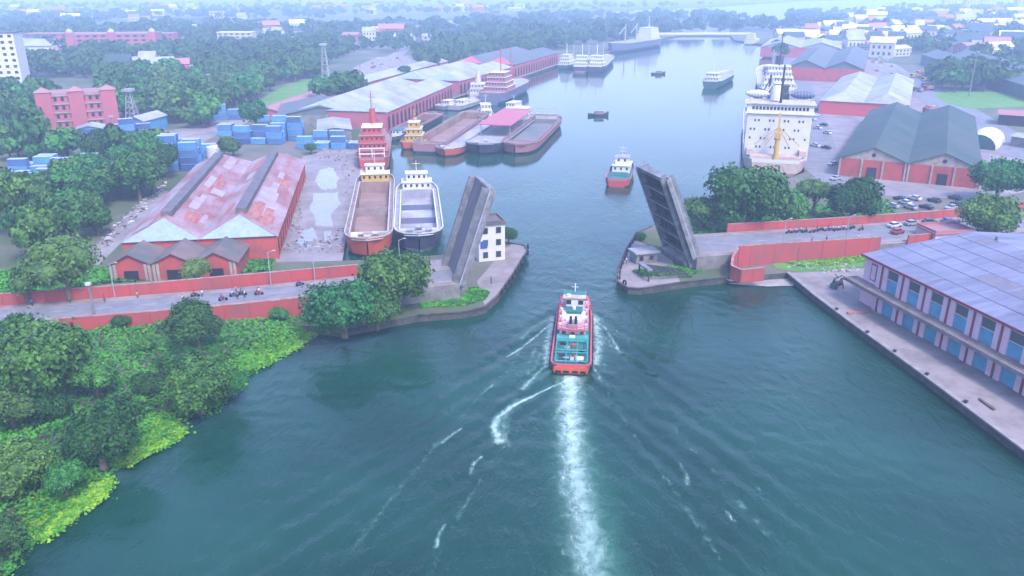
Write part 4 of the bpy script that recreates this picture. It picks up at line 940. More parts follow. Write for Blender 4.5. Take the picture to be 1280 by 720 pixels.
def house(t, x0, x1, W, z0, decks, mw, mr, fh=2.5, shrink=0.12, win='dark', face=-1, rail=True, name='deckhouse'):
    z = z0; w = W; a, b = x0, x1
    for k in range(decks):
        h = MB().box(a, b, -w/2, w/2, z, z+fh).build(name, mw, t)
        MB().box(a-.35, b+.35, -w/2-.35, w/2+.35, z+fh, z+fh+.14).build('deck_roof', mr, h)
        n = max(2, int(w/1.6))
        for i in range(n):
            y = -w/2+(i+.5)*w/n; xs = a if face < 0 else b
            MB().box(xs-.05, xs+.05, y-.35, y+.35, z+fh*.45, z+fh*.8).build('window', win, h)
        z += fh+.14; w *= 1-shrink; d = (b-a)*shrink*0.7; a += d*.6; b -= d
    return z
def ship_axis(pa, pb, z):      # stern pixel, bow pixel at deck height
    a = G(*pa, z); b = G(*pb, z); d = b-a; return (a+b)/2, d.length, math.atan2(d.y, d.x)
def vessel(name, label, cat, pa, pb, z, wpx_at=None, B=None):
    c, L, rz = ship_axis(pa, pb, z); t = thing(name, label, cat, (c.x, c.y, 0), rz); return t, L
def mastp(t, x, z0, z1, r=0.15, m='white', arms=1):
    s = MB().cyl((x,0,z0),(x,0,z1),r,r*.5,6)
    for k in range(arms): s.beam((x,-1.3+.3*k,z1-1-k*1.2),(x,1.3-.3*k,z1-1-k*1.2),0.12)
    s.build('mast', m, t)
def winches(t, xs, z, m='rim', w=2.0):
    for x, y in xs:
        MB().cyl((x,y-.8,z+.6),(x,y+.8,z+.6),.45,.45,8).box(x-.6,x+.6,y-.9,y-.75,z,z+1).box(x-.6,x+.6,y+.75,y+.9,z,z+1).build('winch', m, t)

# the hopper barges just behind the left road (bows towards the camera)
t, L = vessel('hopper_barge', 'orange hulled barge with empty brown hold and yellow wheelhouse, moored by the muddy yard', 'barge', (470,219), (459,306), 4.2)
dk = make_hull(t, L, 12.6, 3.6, 'hullorange', 'black', bow=0.16, stern=0.1, sheer=1.6, bul=0.8, deck_m='deckbrown', rim_m='rim', hold=(0.13,0.86,0.76), hold_m='holdbrown', cover=2)
z = house(t, -L/2+2.5, -L/2+8, 9, dk(0.05), 1, 'yellow', 'white', face=1); house(t, -L/2+3.5, -L/2+6.5, 6, z, 1, 'white', 'white', face=1)
winches(t, [(L/2-7,-2),(L/2-7,2),(L/2-4.5,0)], dk(.92)); mastp(t, -L/2+4, z, z+7)
MB().box(L/2-5.5,L/2-3.5,-4.2,-2.4,dk(.95),dk(.95)+1.2).build('tarpaulin','white',t)
t, L = vessel('hopper_barge', 'navy barge with pale covered hold and white wheelhouse, beside the orange barge', 'barge', (521,229), (524,299), 4.0)
dk = make_hull(t, L, 13.2, 3.4, 'navy', 'deckgrey', bow=0.2, stern=0.14, sheer=1.4, bul=0.8, deck_m='deckgrey', rim_m='white', hold=(0.15,0.85,0.74), hold_m='holdgrey', hold_d=2.0, cover=3)
z = house(t, -L/2+2, -L/2+8, 9, dk(0.05), 1, 'white', 'white', face=1); z = house(t, -L/2+3, -L/2+7, 6.5, z, 1, 'white', 'white', face=1); mastp(t, -L/2+4, z, z+3.5)
winches(t, [(L/2-6,-2.5),(L/2-6,2.5),(L/2-4,0),(L/2-8.5,0)], dk(.92), 'deckgrey')
# red ship
t, L = vessel('red_ship', 'red ship with stepped red superstructure and tall mast, moored behind the orange barge', 'ship', (464,213), (474,165), 3)
dk = make_hull(t, 62, 12.5, 4.5, 'hullred', 'hullblue', bow=0.3, deck_m='deckbrown', rim_m='hullpink', bul=1.0)
z = house(t, -25, -6, 11, 4.5, 3, 'hullred', 'hullpink', face=-1, shrink=.10); house(t, -21, -11, 7, z, 1, 'hullred', 'white', face=-1)
s = MB()
for y in (-4.5,0,4.5): s.beam((-27.5,y,4.5),(-27.5,y,8.5),0.35)
for zz in (6.5,8.5): s.beam((-27.5,-4.8,zz),(-27.5,4.8,zz),0.4)
s.build('stern_gantry','white',t); mastp(t,-14,z+2,z+15,0.3,'hullred',3); mastp(t,-4,8,z+7,0.25,'hullpink',2)
MB().cyl((-9,0,z+2),(-9,0,z+8),1.4,1.1,12).build('funnel','hullred',t)
s = MB().beam((8,0,5),(8,0,17),.6).beam((8,0,15),(26,0,10),.4); s.build('derrick','hullpink',t)
# barges moored off the long shed
t, L = vessel('barge', 'brown barge with open hold moored against the quay below the long shed', 'barge', (498,164), (545,141), 3)
make_hull(t, L, 11, 2.6, 'black', 'hullpink', bow=.12, hold=(.12,.88,.75), hold_m='holdbrown', rim_m='hullpink', sheer=.6, deck_m='deckbrown')
t, L = vessel('pilot_launch', 'small white and green launch between the red ship and the yellow tug', 'boat', (491,170), (507,163), 2)
make_hull(t, 17, 5, 1.5, 'hullgreen', 'black', deck_m='white', rim_m='white'); house(t, -4, 3, 3.4, 1.5, 1, 'white', 'tugteal')
t, L = vessel('long_barge', 'longest rust brown open barge with ridged hold, behind the yellow tug', 'barge', (531,180), (598,139), 4)
make_hull(t, L, 15, 3.4, 'hullpink', 'black', bow=.08, hold=(.06,.94,.8), hold_m='holdbrown', rim_m='deckbrown', sheer=.6, deck_m='deckbrown', hold_d=2.5)
t, L = vessel('yellow_tug', 'tug with yellow superstructure and orange hull among the moored barges', 'tug', (518,185), (528,166), 2)
t.location = G(519,181,0); make_hull(t, 22, 11, 2.2, 'hullorange', 'black', deck_m='yellow', rim_m='hullorange', bow=.35)
z = house(t, -5, 5, 7, 2.2, 2, 'yellow', 'cream'); house(t, -3, 2.5, 4.5, z, 1, 'yellow', 'white'); mastp(t,0,z+2,z+8,.2,'yellow',2); MB().cyl((4,0,z),(4,0,z+3.5),1.0,.9,10).build('funnel','yellow',t)
t, L = vessel('deck_barge', 'grey decked barge with orange bow between the yellow tug and the black barge', 'barge', (612,152), (555,189), 2.6)
make_hull(t, L, 11.5, 2.2, 'hullorange', 'black', bow=.16, deck_m='holdgrey', rim_m='white', sheer=1.2)
winches(t, [(L/2-5,-2),(L/2-5,2)], 3)
t, L = vessel('black_barge', 'black hulled barge with a pink canopy over its stern', 'barge', (655,144), (598,184), 3.4)
make_hull(t, L, 16.5, 3.0, 'navy', 'black', bow=.14, deck_m='deckgrey', rim_m='deckgrey', sheer=1.4)
s = MB()
for x in (-L/2+16, -L/2+30, L/2-28):
    for y in (-6.5,6.5): s.beam((x,y,3),(x,y,8),.3)
s.build('canopy_post','deckgrey',t); MB().box(-L/2+14,L/2-26,-7.4,7.4,8,8.35).build('canopy','pinkcanopy',t); winches(t,[(L/2-8,-3),(L/2-8,3),(L/2-12,0)],3.4)
house(t, -L/2+3, -L/2+11, 9, 3, 2, 'white', 'white')
t, L = vessel('empty_barge', 'grey green decked barge with faded red side, outermost of the moored barges', 'barge', (686,146), (643,184), 3.4)
make_hull(t, L, 16, 3.2, 'hullpink', 'navy', bow=.2, hold=(.14,.84,.78), hold_m='holdgreen', hold_d=1.2, deck_m='holdgreen', rim_m='hullpink', sheer=1)
s = MB().beam((-L/2+4,-5,4),(-L/2+4,-5,8),.4).beam((-L/2+4,5,4),(-L/2+4,5,8),.4).beam((-L/2+4,-5,8),(-L/2+4,5,8),.4); s.build('stern_frame','rim',t); house(t,-L/2+5,-L/2+9,10,3.4,1,'rim','deckgrey')
t, L = vessel('harbour_tug', 'small blue and white tug behind the grey decked barge', 'tug', (607,146), (603,138), 2)
t.location = G(607,148,0); make_hull(t, 24, 8, 2.2, 'hullblue', 'black', deck_m='deckgrey'); z = house(t,-5,5,5.5,2.2,2,'white','white'); mastp(t,0,z,z+5)
t, L = vessel('survey_launch', 'white launch with low cabin behind the pink canopy', 'boat', (636,142), (648,138), 2)
make_hull(t, 24, 7.5, 2, 'white', 'hullpink', deck_m='white', rim_m='white'); z = house(t,-5,6,5.5,2,2,'white','white'); mastp(t,0,z,z+4)
t, L = vessel('cream_tug', 'cream tug with tall curved funnel off the second long shed', 'tug', (597,124), (603,112), 3)
t.location = G(598,121,0); make_hull(t, 30, 12, 3, 'cream', 'black', deck_m='cream', rim_m='white'); z = house(t,-8,7,9,3,2,'cream','white'); MB().cyl((0,0,z),(1,0,z+7),1.8,1.4,10).build('funnel','cream',t); mastp(t,4,z,z+8)
t, L = vessel('workboat', 'flat grey workboat moored ahead of the brown open barge', 'boat', (572,132), (592,126), 2)
make_hull(t, 34, 9, 2, 'deckgrey', 'black', deck_m='rim', rim_m='rim'); house(t,-8,-2,5,2,1,'white','white')
t, L = vessel('workboat', 'low pale workboat beside the cream tug, nearest the quay', 'boat', (560,131), (575,128), 2)
make_hull(t, 28, 8, 2, 'hullblue', 'black', deck_m='rim', rim_m='white'); house(t,-8,-2,5,2,1,'white','white')
t, L = vessel('cargo_ship', 'blue hulled ship with red lattice mast and white upperworks off the second long shed', 'ship', (612,120), (652,102), 5)
make_hull(t, L, 17, 6, 'hullblue', 'hullblue', deck_m='deckgrey', rim_m='hullpink', bow=.25); z = house(t,-L/2+12,-L/2+32,14,6,4,'hullpink','white'); mastp(t,-L/2+24,z,z+14,.4,'hullred',3); mastp(t,10,6,28,.35,'hullred',2)
for lab, pa, pb, B, m1, z_ in (
    ('dark hulled trawler, left one of the cluster off the third shed', (703,82), (722,76), 11, 'hullgreen', 3),
    ('navy hulled ship in the middle of the cluster off the third shed', (725,84), (742,72), 14, 'navy', 4),
    ('navy hulled ship with white band, right one of the cluster off the third shed', (744,84), (760,70), 15, 'navy', 4)):
    t, L = vessel('coaster', lab, 'ship', pa, pb, z_); L = max(L, 45)
    make_hull(t, L, B, z_, m1, 'hullpink' if 'middle' in lab else 'black', deck_m='deckgrey', rim_m='white'); z = house(t,-L/2+5,-L/2+20,B*.8,z_,3,'white','white'); mastp(t,-L/2+12,z,z+9,.4,'white',2); mastp(t,10,z_,z_+14,.35,'rim',2)
t, L = vessel('large_ship', 'large hazy ship with high white superstructure at the far end of the dock', 'ship', (812,50), (772,56), 7)
make_hull(t, max(L,120), 22, 8, 'hullblue', 'hullblue', deck_m='deckgrey', rim_m='rim'); L = max(L,120); z = house(t,-L/2+8,-L/2+34,17,8,4,'white','white',fh=3,shrink=.06); mastp(t,-L/2+20,z,z+12,.5)
for x in (-5, 25): MB().beam((x,0,8),(x,0,26),1.0).beam((x,0,24),(x+16,0,17),.6).build('deck_crane','rim',t)
t, L = vessel('moored_ship', 'hazy white ship by the far trees, right of the far dam', 'ship', (934,52), (946,48), 4)
make_hull(t, 46, 13, 4, 'white', 'hullblue', deck_m='white', rim_m='white'); house(t,-16,0,10,4,3,'white','white')
t, L = vessel('green_coaster', 'green hulled ship sailing alone in the far dock', 'ship', (888,103), (911,91), 4)
make_hull(t, L, 13, 4.2, 'hullgreen', 'hullgreen', deck_m='deckgrey', rim_m='white'); z = house(t,-L/2+3,-L/2+14,9,4.2,2,'white','white'); mastp(t,-L/2+7,z,z+9,.3,'white',2)
s = MB().beam((-4,-3,4.4),(-4,-3,12),.5).beam((-4,-3,11.5),(12,-3,8.5),.4); s.build('derrick','white',t)
for lab, p in (('tiny dark rowing boat with people, nearer one in the open dock', (748,145)), ('tiny dark boat, farther one in the open dock', (823,93))):
    t = thing('rowing_boat', lab, 'boat', G(*p,0), 0.1); make_hull(t, 11, 3.2, 0.7, 'black', 'black', deck_m='deckbrown', rim_m='black', bul=.5); MB().box(-2,2.5,-1.2,1.2,.7,2.6).build('cabin','deckbrown',t); MB().box(-2.4,3,-1.5,1.5,2.6,2.75).build('cabin_roof','deckgrey',t)
# far dam / lock wall across the end
t = thing('lock_gate', 'low pale lock gate closing the far end of the dock', 'lock gate', G(881,45,0), 0.05); MB().box(-62,62,-3,3,-1,3.2).build('wall','cream',t); MB().box(-62,62,-1,1,3.2,4.4).build('walkway','white',t)
sheet('sand_spit', [(850,43),(855,37),(880,33),(912,36),(912,43)], 'roofpale', 0.05)

# white accommodation ship on the right
c0 = G(966,217,0); rz = math.atan2(449,133)+0.02
t = thing('white_ship', 'big white ship with broad windowed superstructure moored at the right quay', 'ship', (c0.x+0.28*75-1, c0.y+0.96*75, 0), rz)
L = 158; make_hull(t, L, 23, 4.4, 'peach', 'hullpink', deck_m='deckgrey', rim_m='white', bow=.25, stern=.08, bul=1.2)
x0 = -L/2+8
h = MB().box(x0, x0+17, -11.2, 11.2, 4.4, 21).build('superstructure', 'white', t)
for k, zz in enumerate((8.6, 11.8, 15.0, 18.2)):
    n = 16
    for i in range(n):
        y = -9.6+i*19.2/(n-1)
        if (i+k) % 4 > 1 or (k == 0 and i in (0,1,14,15)): continue
        MB().box(x0-.08, x0, y-.28, y+.28, zz, zz+.8).build('window', 'dark', h)
MB().box(x0-.6, x0+17.5, -12.2, 12.2, 21, 21.3).build('deck_roof','white',h)
bh = MB().box(x0+1, x0+13, -11.6, 11.6, 21.3, 24.2).build('bridge_house','white',t)
for i in range(16): y = -9.4+i*1.25; MB().box(x0+.92, x0+1, y-.42, y+.42, 22.3, 23.4).build('window','dark',bh)
MB().box(x0+.4, x0+13.6, -12.4, 12.4, 24.2, 24.5).build('deck_roof','rim',bh)
MB().box(x0-5,x0-.1,-9.0,9.0,4.4,6.6).box(x0-4,x0-.1,-10.4,-8.0,6.6,8.6).box(x0-4,x0-.1,8.0,10.4,6.6,8.6).build('poop_deckhouse','peach',t)
s = MB().cyl((x0-5,0,4.4),(x0-4.5,0,14),1.0,.8,10).beam((x0-4.5,0,15),(x0-3.5,0,22),.7); s.box(x0-5.6,x0-3.6,-1.0,1.0,13,15)
for y in (-8,-4,4,8): s.beam((x0-4.5,0,17),(x0-5,y,10.5),.28)
s.build('stern_crane','yellow',t)
MB().cyl((x0+9,1.8,24.5),(x0+10,1.8,30),1.9,1.6,14).build('funnel','white',t)
for k in range(3): MB().box(x0+24+k*9,x0+30+k*9,-4.5,1.5,9,22+k*2.2).build('vent_tower','steel_dark',t)
s = MB().cyl((x0+4,0,24.5),(x0+4,0,38),.5,.3,8); s.beam((x0+4,-3,33),(x0+4,3,33),.3); s.build('mast','black',t)
for y in (-10.8, 10.0):
    bt = MB(); n = 8
    for i in range(n):
        a = -1+2*i/n; b = -1+2*(i+1)/n; ra, rb = 1.5*math.sqrt(max(.02,1-a*a)), 1.5*math.sqrt(max(.02,1-b*b))
        bt.cyl((x0+21,y*.8+a*4.5,25.5),(x0+21,y*.8+b*4.5,25.5),ra,rb,8)
    bt.build('lifeboat','hullblue' if y < 0 else 'white',t,True)
    MB().beam((x0+17.5,y,7),(x0+17.5,y,24.6),.4).beam((x0+24.5,y,7),(x0+24.5,y,24.6),.4).build('davit','white',t)
for k in range(4):
    x = x0+38+k*24; MB().box(x-8,x+8,-6.5,6.5,7,9.4).build('hatch_cover','black' if k % 2 == 0 else 'deckgrey',t)
    s = MB().cyl((x+11,0,7),(x+11,0,23),.8,.5,8).beam((x+11,0,21),(x-3,4,15),.5).beam((x+11,0,21),(x-3,-4,15),.5); s.build('derrick','black' if k % 2 else 'rim',t)
c1 = G(977,118,0)
t = thing('cargo_ship', 'pale cargo ship with dark hatch towers ahead of the big white ship', 'ship', (c0.x+0.284*260+2, c0.y+0.959*260, 0), rz)
make_hull(t, 150, 22, 8, 'deckgrey', 'hullpink', deck_m='rim', rim_m='white', bow=.25)
z = house(t,-66,-48,18,8,4,'white','white',fh=3); mastp(t,-58,z,z+18,.5,'black',2); MB().cyl((-50,0,z-3),(-50,0,z+5),2.5,2.2,12).build('funnel','navy',t)
for k in range(4): x = -32+k*24; MB().box(x-7,x+7,-6,6,8,10.5).build('hatch_cover','navy',t); MB().cyl((x+10,0,8),(x+10,0,22),.9,.6,8).build('derrick_post','deckgrey',t)

# small red tug ahead
t, L = vessel('red_tug', 'small red sterned tug with white wheelhouse heading up the dock beyond the bridge', 'tug', (771,229), (782,203), 2)
t.location = G(776,222,0); Lr = 30
make_hull(t, Lr, 8.6, 1.9, 'hullred', 'hullred', deck_m='tugteal', rim_m='hullpink', bow=.35, stern=.08, bul=.9)
z = house(t,-1,8,6.2,1.9,1,'white','white'); z = house(t,1,6,4.6,z,1,'white','deckgrey'); mastp(t,3,z,z+4,.12,'white',2)
for x in (-12,-8.5,-5): MB().box(x-1,x+1,-2.6,2.6,1.9,2.9).build('deck_box','tugteal',t)
winches(t,[(-4,0)],1.9,'deckgrey')

# ------------------------------------------------------------------ the main tug
c = (T0+T1)/2; rz = math.atan2(tv[1], tv[0]); Lt = 33.0
t = thing('harbour_vessel', 'red hulled vessel with teal decks heading away through the open bridge', 'boat', (c[0], c[1], 0), rz)
dk = make_hull(t, Lt, 7.2, 1.25, 'hullorange', 'black', bow=.34, stern=.06, sheer=1.2, bul=.6, deck_m='tugteal', rim_m='tugpink', N=36)
# rubbing strake and tyre fenders
for s_ in (-1, 1):
    for i in range(13):
        x = -Lt/2+1.5+i*1.9; u = (x+Lt/2)/Lt; y = s_*(3.7*hull_profile(u,.34,.06)+.14)
        f = fender_mb().build('tyre_fender','rubber',t,True); f.location = (x,y,1.15); f.rotation_euler = (0,0,math.pi/2); f.scale = (.7,.7,.7)
MB().box(-Lt/2-.25,-Lt/2+.02,-3.0,3.0,.6,1.8).build('stern_plate','hullorange',t)
for y in (-2.2,-.8,.8,2.2): MB().box(-Lt/2-.42,-Lt/2-.25,y-.5,y+.5,.7,1.1).build('stern_fender','rubber',t)
z1_ = 3.75
dz = 1.25
for k, (xa, xb, hgt) in enumerate(((-15.2,-11.6,1.0),(-11.0,-7.0,1.25))):
    MB().box(xa,xb,-2.75,2.75,dz,dz+hgt*.6).build('hatch','tugteal',t)
    s = MB()
    for x in (xa,xb): s.beam((x,-2.85,dz+hgt),(x,2.85,dz+hgt),.16); 
    for y in (-2.85,-0.95,0.95,2.85):
        s.beam((xa,y,dz+hgt),(xb,y,dz+hgt),.14)
        for x in (xa,xb): s.beam((x,y,dz),(x,y,dz+hgt),.14)
    s.build('hatch_frame','teal_light',t)
    for xx, yy, mm_ in ((xa+.5,-1.9,'black'),(xb-.6,1.7,'black'),(xa+1.6,.9,'deckgrey'),(xb-1.2,-.4,'hullorange')): MB().box(xx-.35,xx+.35,yy-.5,yy+.5,dz+hgt*.6,dz+hgt*.6+.35).build('deck_gear',mm_,t)
    for y in (-2.2,0,2.2): MB().box(xa+.2,xb-.2,y-.06,y+.06,dz+hgt*.6,dz+hgt*.6+.12).build('hatch_batten','black',t)
MB().box(-14.6,-13.2,-2.2,-.8,dz+.62,dz+1.05).build('life_raft','white',t); MB().box(-14.4,-13.6,.4,2.0,dz+.62,dz+.9).build('crate','black',t)
MB().box(-14.5,-12.6,-.5,.2,dz+.62,dz+.95).build('crate','deckgrey',t)
MB().box(-6.6,-4.6,-3.0,3.0,dz,dz+1.5).build('deck_locker','teal_light',t); MB().box(-6.2,-5.4,-.5,.6,dz+1.5,dz+1.75).build('life_raft','white',t)
for s_ in (-1,1):
    MB().beam((9.8,s_*3.1,2.6),(13.4,s_*2.3,3.2),.5,1.2).build('bow_bulwark','tugpink',t)
    for k in range(7): MB().box(-3.6+k*1.9,-2.6+k*1.9,s_*2.5-.16,s_*2.5+.16,z1_+.14,z1_+.55).build('bench','tugpink' if k % 2 else 'white',t)
h = MB().box(-4.2,9.5,-2.55,2.55,dz,dz+2.5).build('deckhouse','white',t)
for i in range(6):
    x = -3+i*2.2
    for y in (-2.6,2.56): MB().box(x-.35,x+.35,y,y+.04,dz+1.2,dz+1.9).build('porthole','dark',h)
for y in (-1.7,0,1.7): MB().box(-4.26,-4.2,y-.35,y+.35,dz+.4,dz+2.1).build('door','maroon',h)
z1 = dz+2.5
MB().box(-5.0,10.2,-2.95,2.95,z1,z1+.12).build('boat_deck','boatpink',t)
s = MB()
pts = [(-5.0,-2.9)]+[(-5.0-0.9*math.sin(math.pi*i/8), -2.9+5.8*i/8) for i in range(1,8)]+[(-5.0,2.9)]
for (xa,ya),(xb,yb) in zip(pts[:-1],pts[1:]):
    for zz in (.5,1.0): s.beam((xa,ya,z1+zz),(xb,yb,z1+zz),.12)
    s.beam((xa,ya,z1),(xa,ya,z1+1),.1)
s.build('aft_rail','tugpink',t)
MB().poly([(-5.0,-2.9,z1+.1)]+[(x,y,z1+.1) for x,y in pts[1:-1]]+[(-5.0,2.9,z1+.1)]).build('aft_platform','hullpink',t)
for s_ in (-1,1):
    s = MB()
    for k in range(9): s.beam((-5+k*1.9,s_*2.88,z1),(-5+k*1.9,s_*2.88,z1+1),.07)
    s.beam((-5,s_*2.88,z1+1),(10.2,s_*2.88,z1+1),.1); s.build('side_rail','tugpink' if 1 else 'white',t)
MB().box(-4.6,-1.8,-.9,.9,z1+.12,z1+.9).build('engine_casing','deckbrown',t)
for y in (-.5,.45): MB().cyl((-3.9,y,z1+.8),(-4.2,y,z1+2.5),.28,.26,10).build('exhaust','black',t)
MB().box(-1.2,1.8,-1.5,1.5,z1+.12,z1+.5).build('skylight','white',t)
MB().box(2.2,4.8,-1.7,1.7,z1+.12,z1+.95).build('raised_hatch','tugteal',t); MB().cyl((3.3,0,z1+.95),(3.3,0,z1+1.5),.35,.35,10).build('ventilator','white',t)
for y in (-2.3,1.5): MB().box(-.5,3.0,y,y+.8,z1+.15,z1+.75).build('life_raft','white',t)
wz = z1+.12
wh = MB().box(5.2,8.6,-1.7,1.7,wz,wz+2.2).build('wheelhouse','white',t)
for y in (-1.2,1.2): MB().box(5.12,5.2,y-.55,y+.45,wz+1.1,wz+2.0).build('window','dark',wh)
for y in (-1.3,0,1.3): MB().box(8.6,8.68,y-.5,y+.5,wz+1.1,wz+2.0).build('window','glass',wh)
MB().box(4.9,9.0,-2.25,2.25,wz+2.4,wz+2.55).build('wheelhouse_roof','rim',wh)
MB().box(6.8,8.9,-2.2,2.2,wz+2.55,wz+2.62).build('roof_panel','tugteal',wh)
s = MB().cyl((8.2,0,wz+2.5),(8.2,0,wz+4.4),.09,.05,8).beam((8.2,-.7,wz+3.7),(8.2,.7,wz+3.7),.07); s.build('mast','white',t)
MB().cyl((6.0,1.2,wz+2.5),(6.0,1.2,wz+2.9),.45,.45,12).build('radar','white',t)
MB().box(9.2,12.5,-1.6,1.6,2.0,3.2).build('fore_hatch','tugteal',t); MB().cyl((13.4,-.8,3.0),(13.6,.8,3.0),.4,.4,10).build('windlass','black',t)
MB().beam((16.2,0,3.4),(16.2,0,5.4),.12).build('jack_staff','white',t)

# ------------------------------------------------------------------ trees
def crown_arrays(seed, R, hc, nl, nleaf, ls, core=1, squash=0.8):
    r = np.random.RandomState(seed); C = []; Rr = []
    for i in range(nl):
        a = r.rand()*6.283; d = R*0.62*math.sqrt(r.rand()); zz = (r.rand()-0.35)*R*squash*0.8*(1-0.5*d/R)
        C.append((d*math.cos(a), d*math.sin(a), hc+zz)); Rr.append(R*(0.30+0.22*r.rand()))
    C = np.array(C); Rr = np.array(Rr); V = []; Fc = []; n0 = 0
    k = r.choice(nl, nleaf, p=Rr**2/np.sum(Rr**2)); d = r.normal(size=(nleaf,3)); d[:,2] = d[:,2]*0.9+0.15; d /= np.linalg.norm(d,axis=1)[:,None]
    rad = Rr[k]*(0.78+0.36*r.rand(nleaf)**0.8)*np.where(r.rand(nleaf) < .10, 1.0+.32*r.rand(nleaf), 1.0)
    bump = 1+0.16*np.sin(d[:,0]*5+k)*np.cos(d[:,1]*6+k*2)
    P = C[k]+d*(rad*bump)[:,None]*np.array([1,1,squash])
    # leaf quads roughly facing outwards with scatter
    nrm = d+r.normal(size=(nleaf,3))*0.55; nrm[:,2] += 0.35; nrm /= np.linalg.norm(nrm,axis=1)[:,None]
    t1 = np.cross(nrm, r.normal(size=(nleaf,3))); t1 /= np.linalg.norm(t1,axis=1)[:,None]; t2 = np.cross(nrm,t1)
    s = (ls*(0.6+0.8*r.rand(nleaf)))[:,None]
    q = np.stack([P-t1*s-t2*s*.55, P+t1*s*.2-t2*s*.7, P+t1*s+t2*s*.5, P-t1*s*.3+t2*s*.7],1).reshape(-1,3)
    f = np.arange(nleaf*4).reshape(-1,4)
    # cores: low-poly lumps that close the crown
    import itertools
    cv, cf = [], []; nu, nv = (7,5) if core == 1 else (5,3)
    for c_, rr in zip(C, Rr):
        b = len(cv)
        for j in range(nv+1):
            ph = math.pi*j/nv
            for i in range(nu):
                th = 6.283*i/nu; q_ = rr*0.80*(0.85+0.25*r.rand()); cv.append((c_[0]+q_*math.sin(ph)*math.cos(th), c_[1]+q_*math.sin(ph)*math.sin(th), c_[2]+q_*math.cos(ph)*squash))
        for j in range(nv):
            for i in range(nu): cf.append((b+j*nu+i, b+(j+1)*nu+i, b+(j+1)*nu+(i+1)%nu, b+j*nu+(i+1)%nu))
    cv = np.array(cv); cf = np.array(cf)+len(q)
    return np.vstack([q, cv]), np.vstack([f, cf])
def trunk_mb(R, hc, seed):
    r = random.Random(seed); s = MB(); th = hc-R*0.3; s.cyl((0,0,-0.3),(0.1,0,th*0.6),R*0.085+.08,R*0.06+.05,8); s.cyl((0.1,0,th*0.6),(0,0.1,th),R*0.06+.05,R*0.03,7)
    for k in range(5):
        a = k*1.26+r.random(); d = R*0.5; s.cyl((0.1,0,th*(0.5+.08*k)),(d*math.cos(a),d*math.sin(a),hc+R*0.15*r.random()),R*0.035+.03,R*0.012,6)
    return s
TV = {}
def tree_proto(key):
    if key in TV: return TV[key]
    kind, sd_ = key
    spec = {'near': (6,1.0,16,10500,0.27,'leaf'), 'light': (6,1.3,11,3200,0.28,'leaf_light'), 'shrub': (6,0.75,13,8500,0.26,'leaf'), 'mid': (6,1.15,13,2600,0.5,'leaf'), 'far': (6,1.0,10,650,0.95,'leaf')}[kind]
    R, hr, nl, nf, ls, m = spec; hc = R*hr; nl = nl+(0,4,-4,2)[sd_ % 4]; m = m if m != 'leaf' else ('leaf','leaf_emerald','leaf_dull','leaf')[sd_ % 4]
    Vc, Fc = crown_arrays(sd_*13+5, R, hc, nl, nf, ls)
    me = np_mesh('crown', Vc, Fc, [m]); tm = trunk_mb(R, hc, sd_)
    tme = bpy.data.meshes.new('trunk'); tme.from_pydata(tm.v, [], tm.f); tme.materials.append(M['bark']); tme.update()
    TV[key] = (me, tme, R, hc); return TV[key]
def tree(kind, sd_, loc, R, label, group=None, name='broadleaf_tree', cat='tree', trunk=True):
    me, tme, R0, hc = tree_proto((kind, sd_))
    t = thing(name, label, cat, loc, rnd.uniform(0,6.28), group); s = R/R0; zs = rnd.uniform(.9,1.12) if kind in ('near','shrub','light') else rnd.uniform(.8,1.5); t.scale = (s*rnd.uniform(.9,1.1), s*rnd.uniform(.9,1.1), s*zs)
    link('crown', me, t); link('trunk', tme, t); return t
def tree_px(kind, sd_, cx, cy, rpx, label, group=None, z=LZ, **k):
    hr = {'near':1.0,'light':1.3,'shrub':0.75,'mid':1.15,'far':1.0}[kind]; R = 4.0
    for _ in range(5): zc = z+R*hr; R = rpx/F*depth(cy, zc)
    g_ = G(cx, cy, z+R*hr); return tree(kind, sd_, (g_.x, g_.y, z), R, label, group, **k)
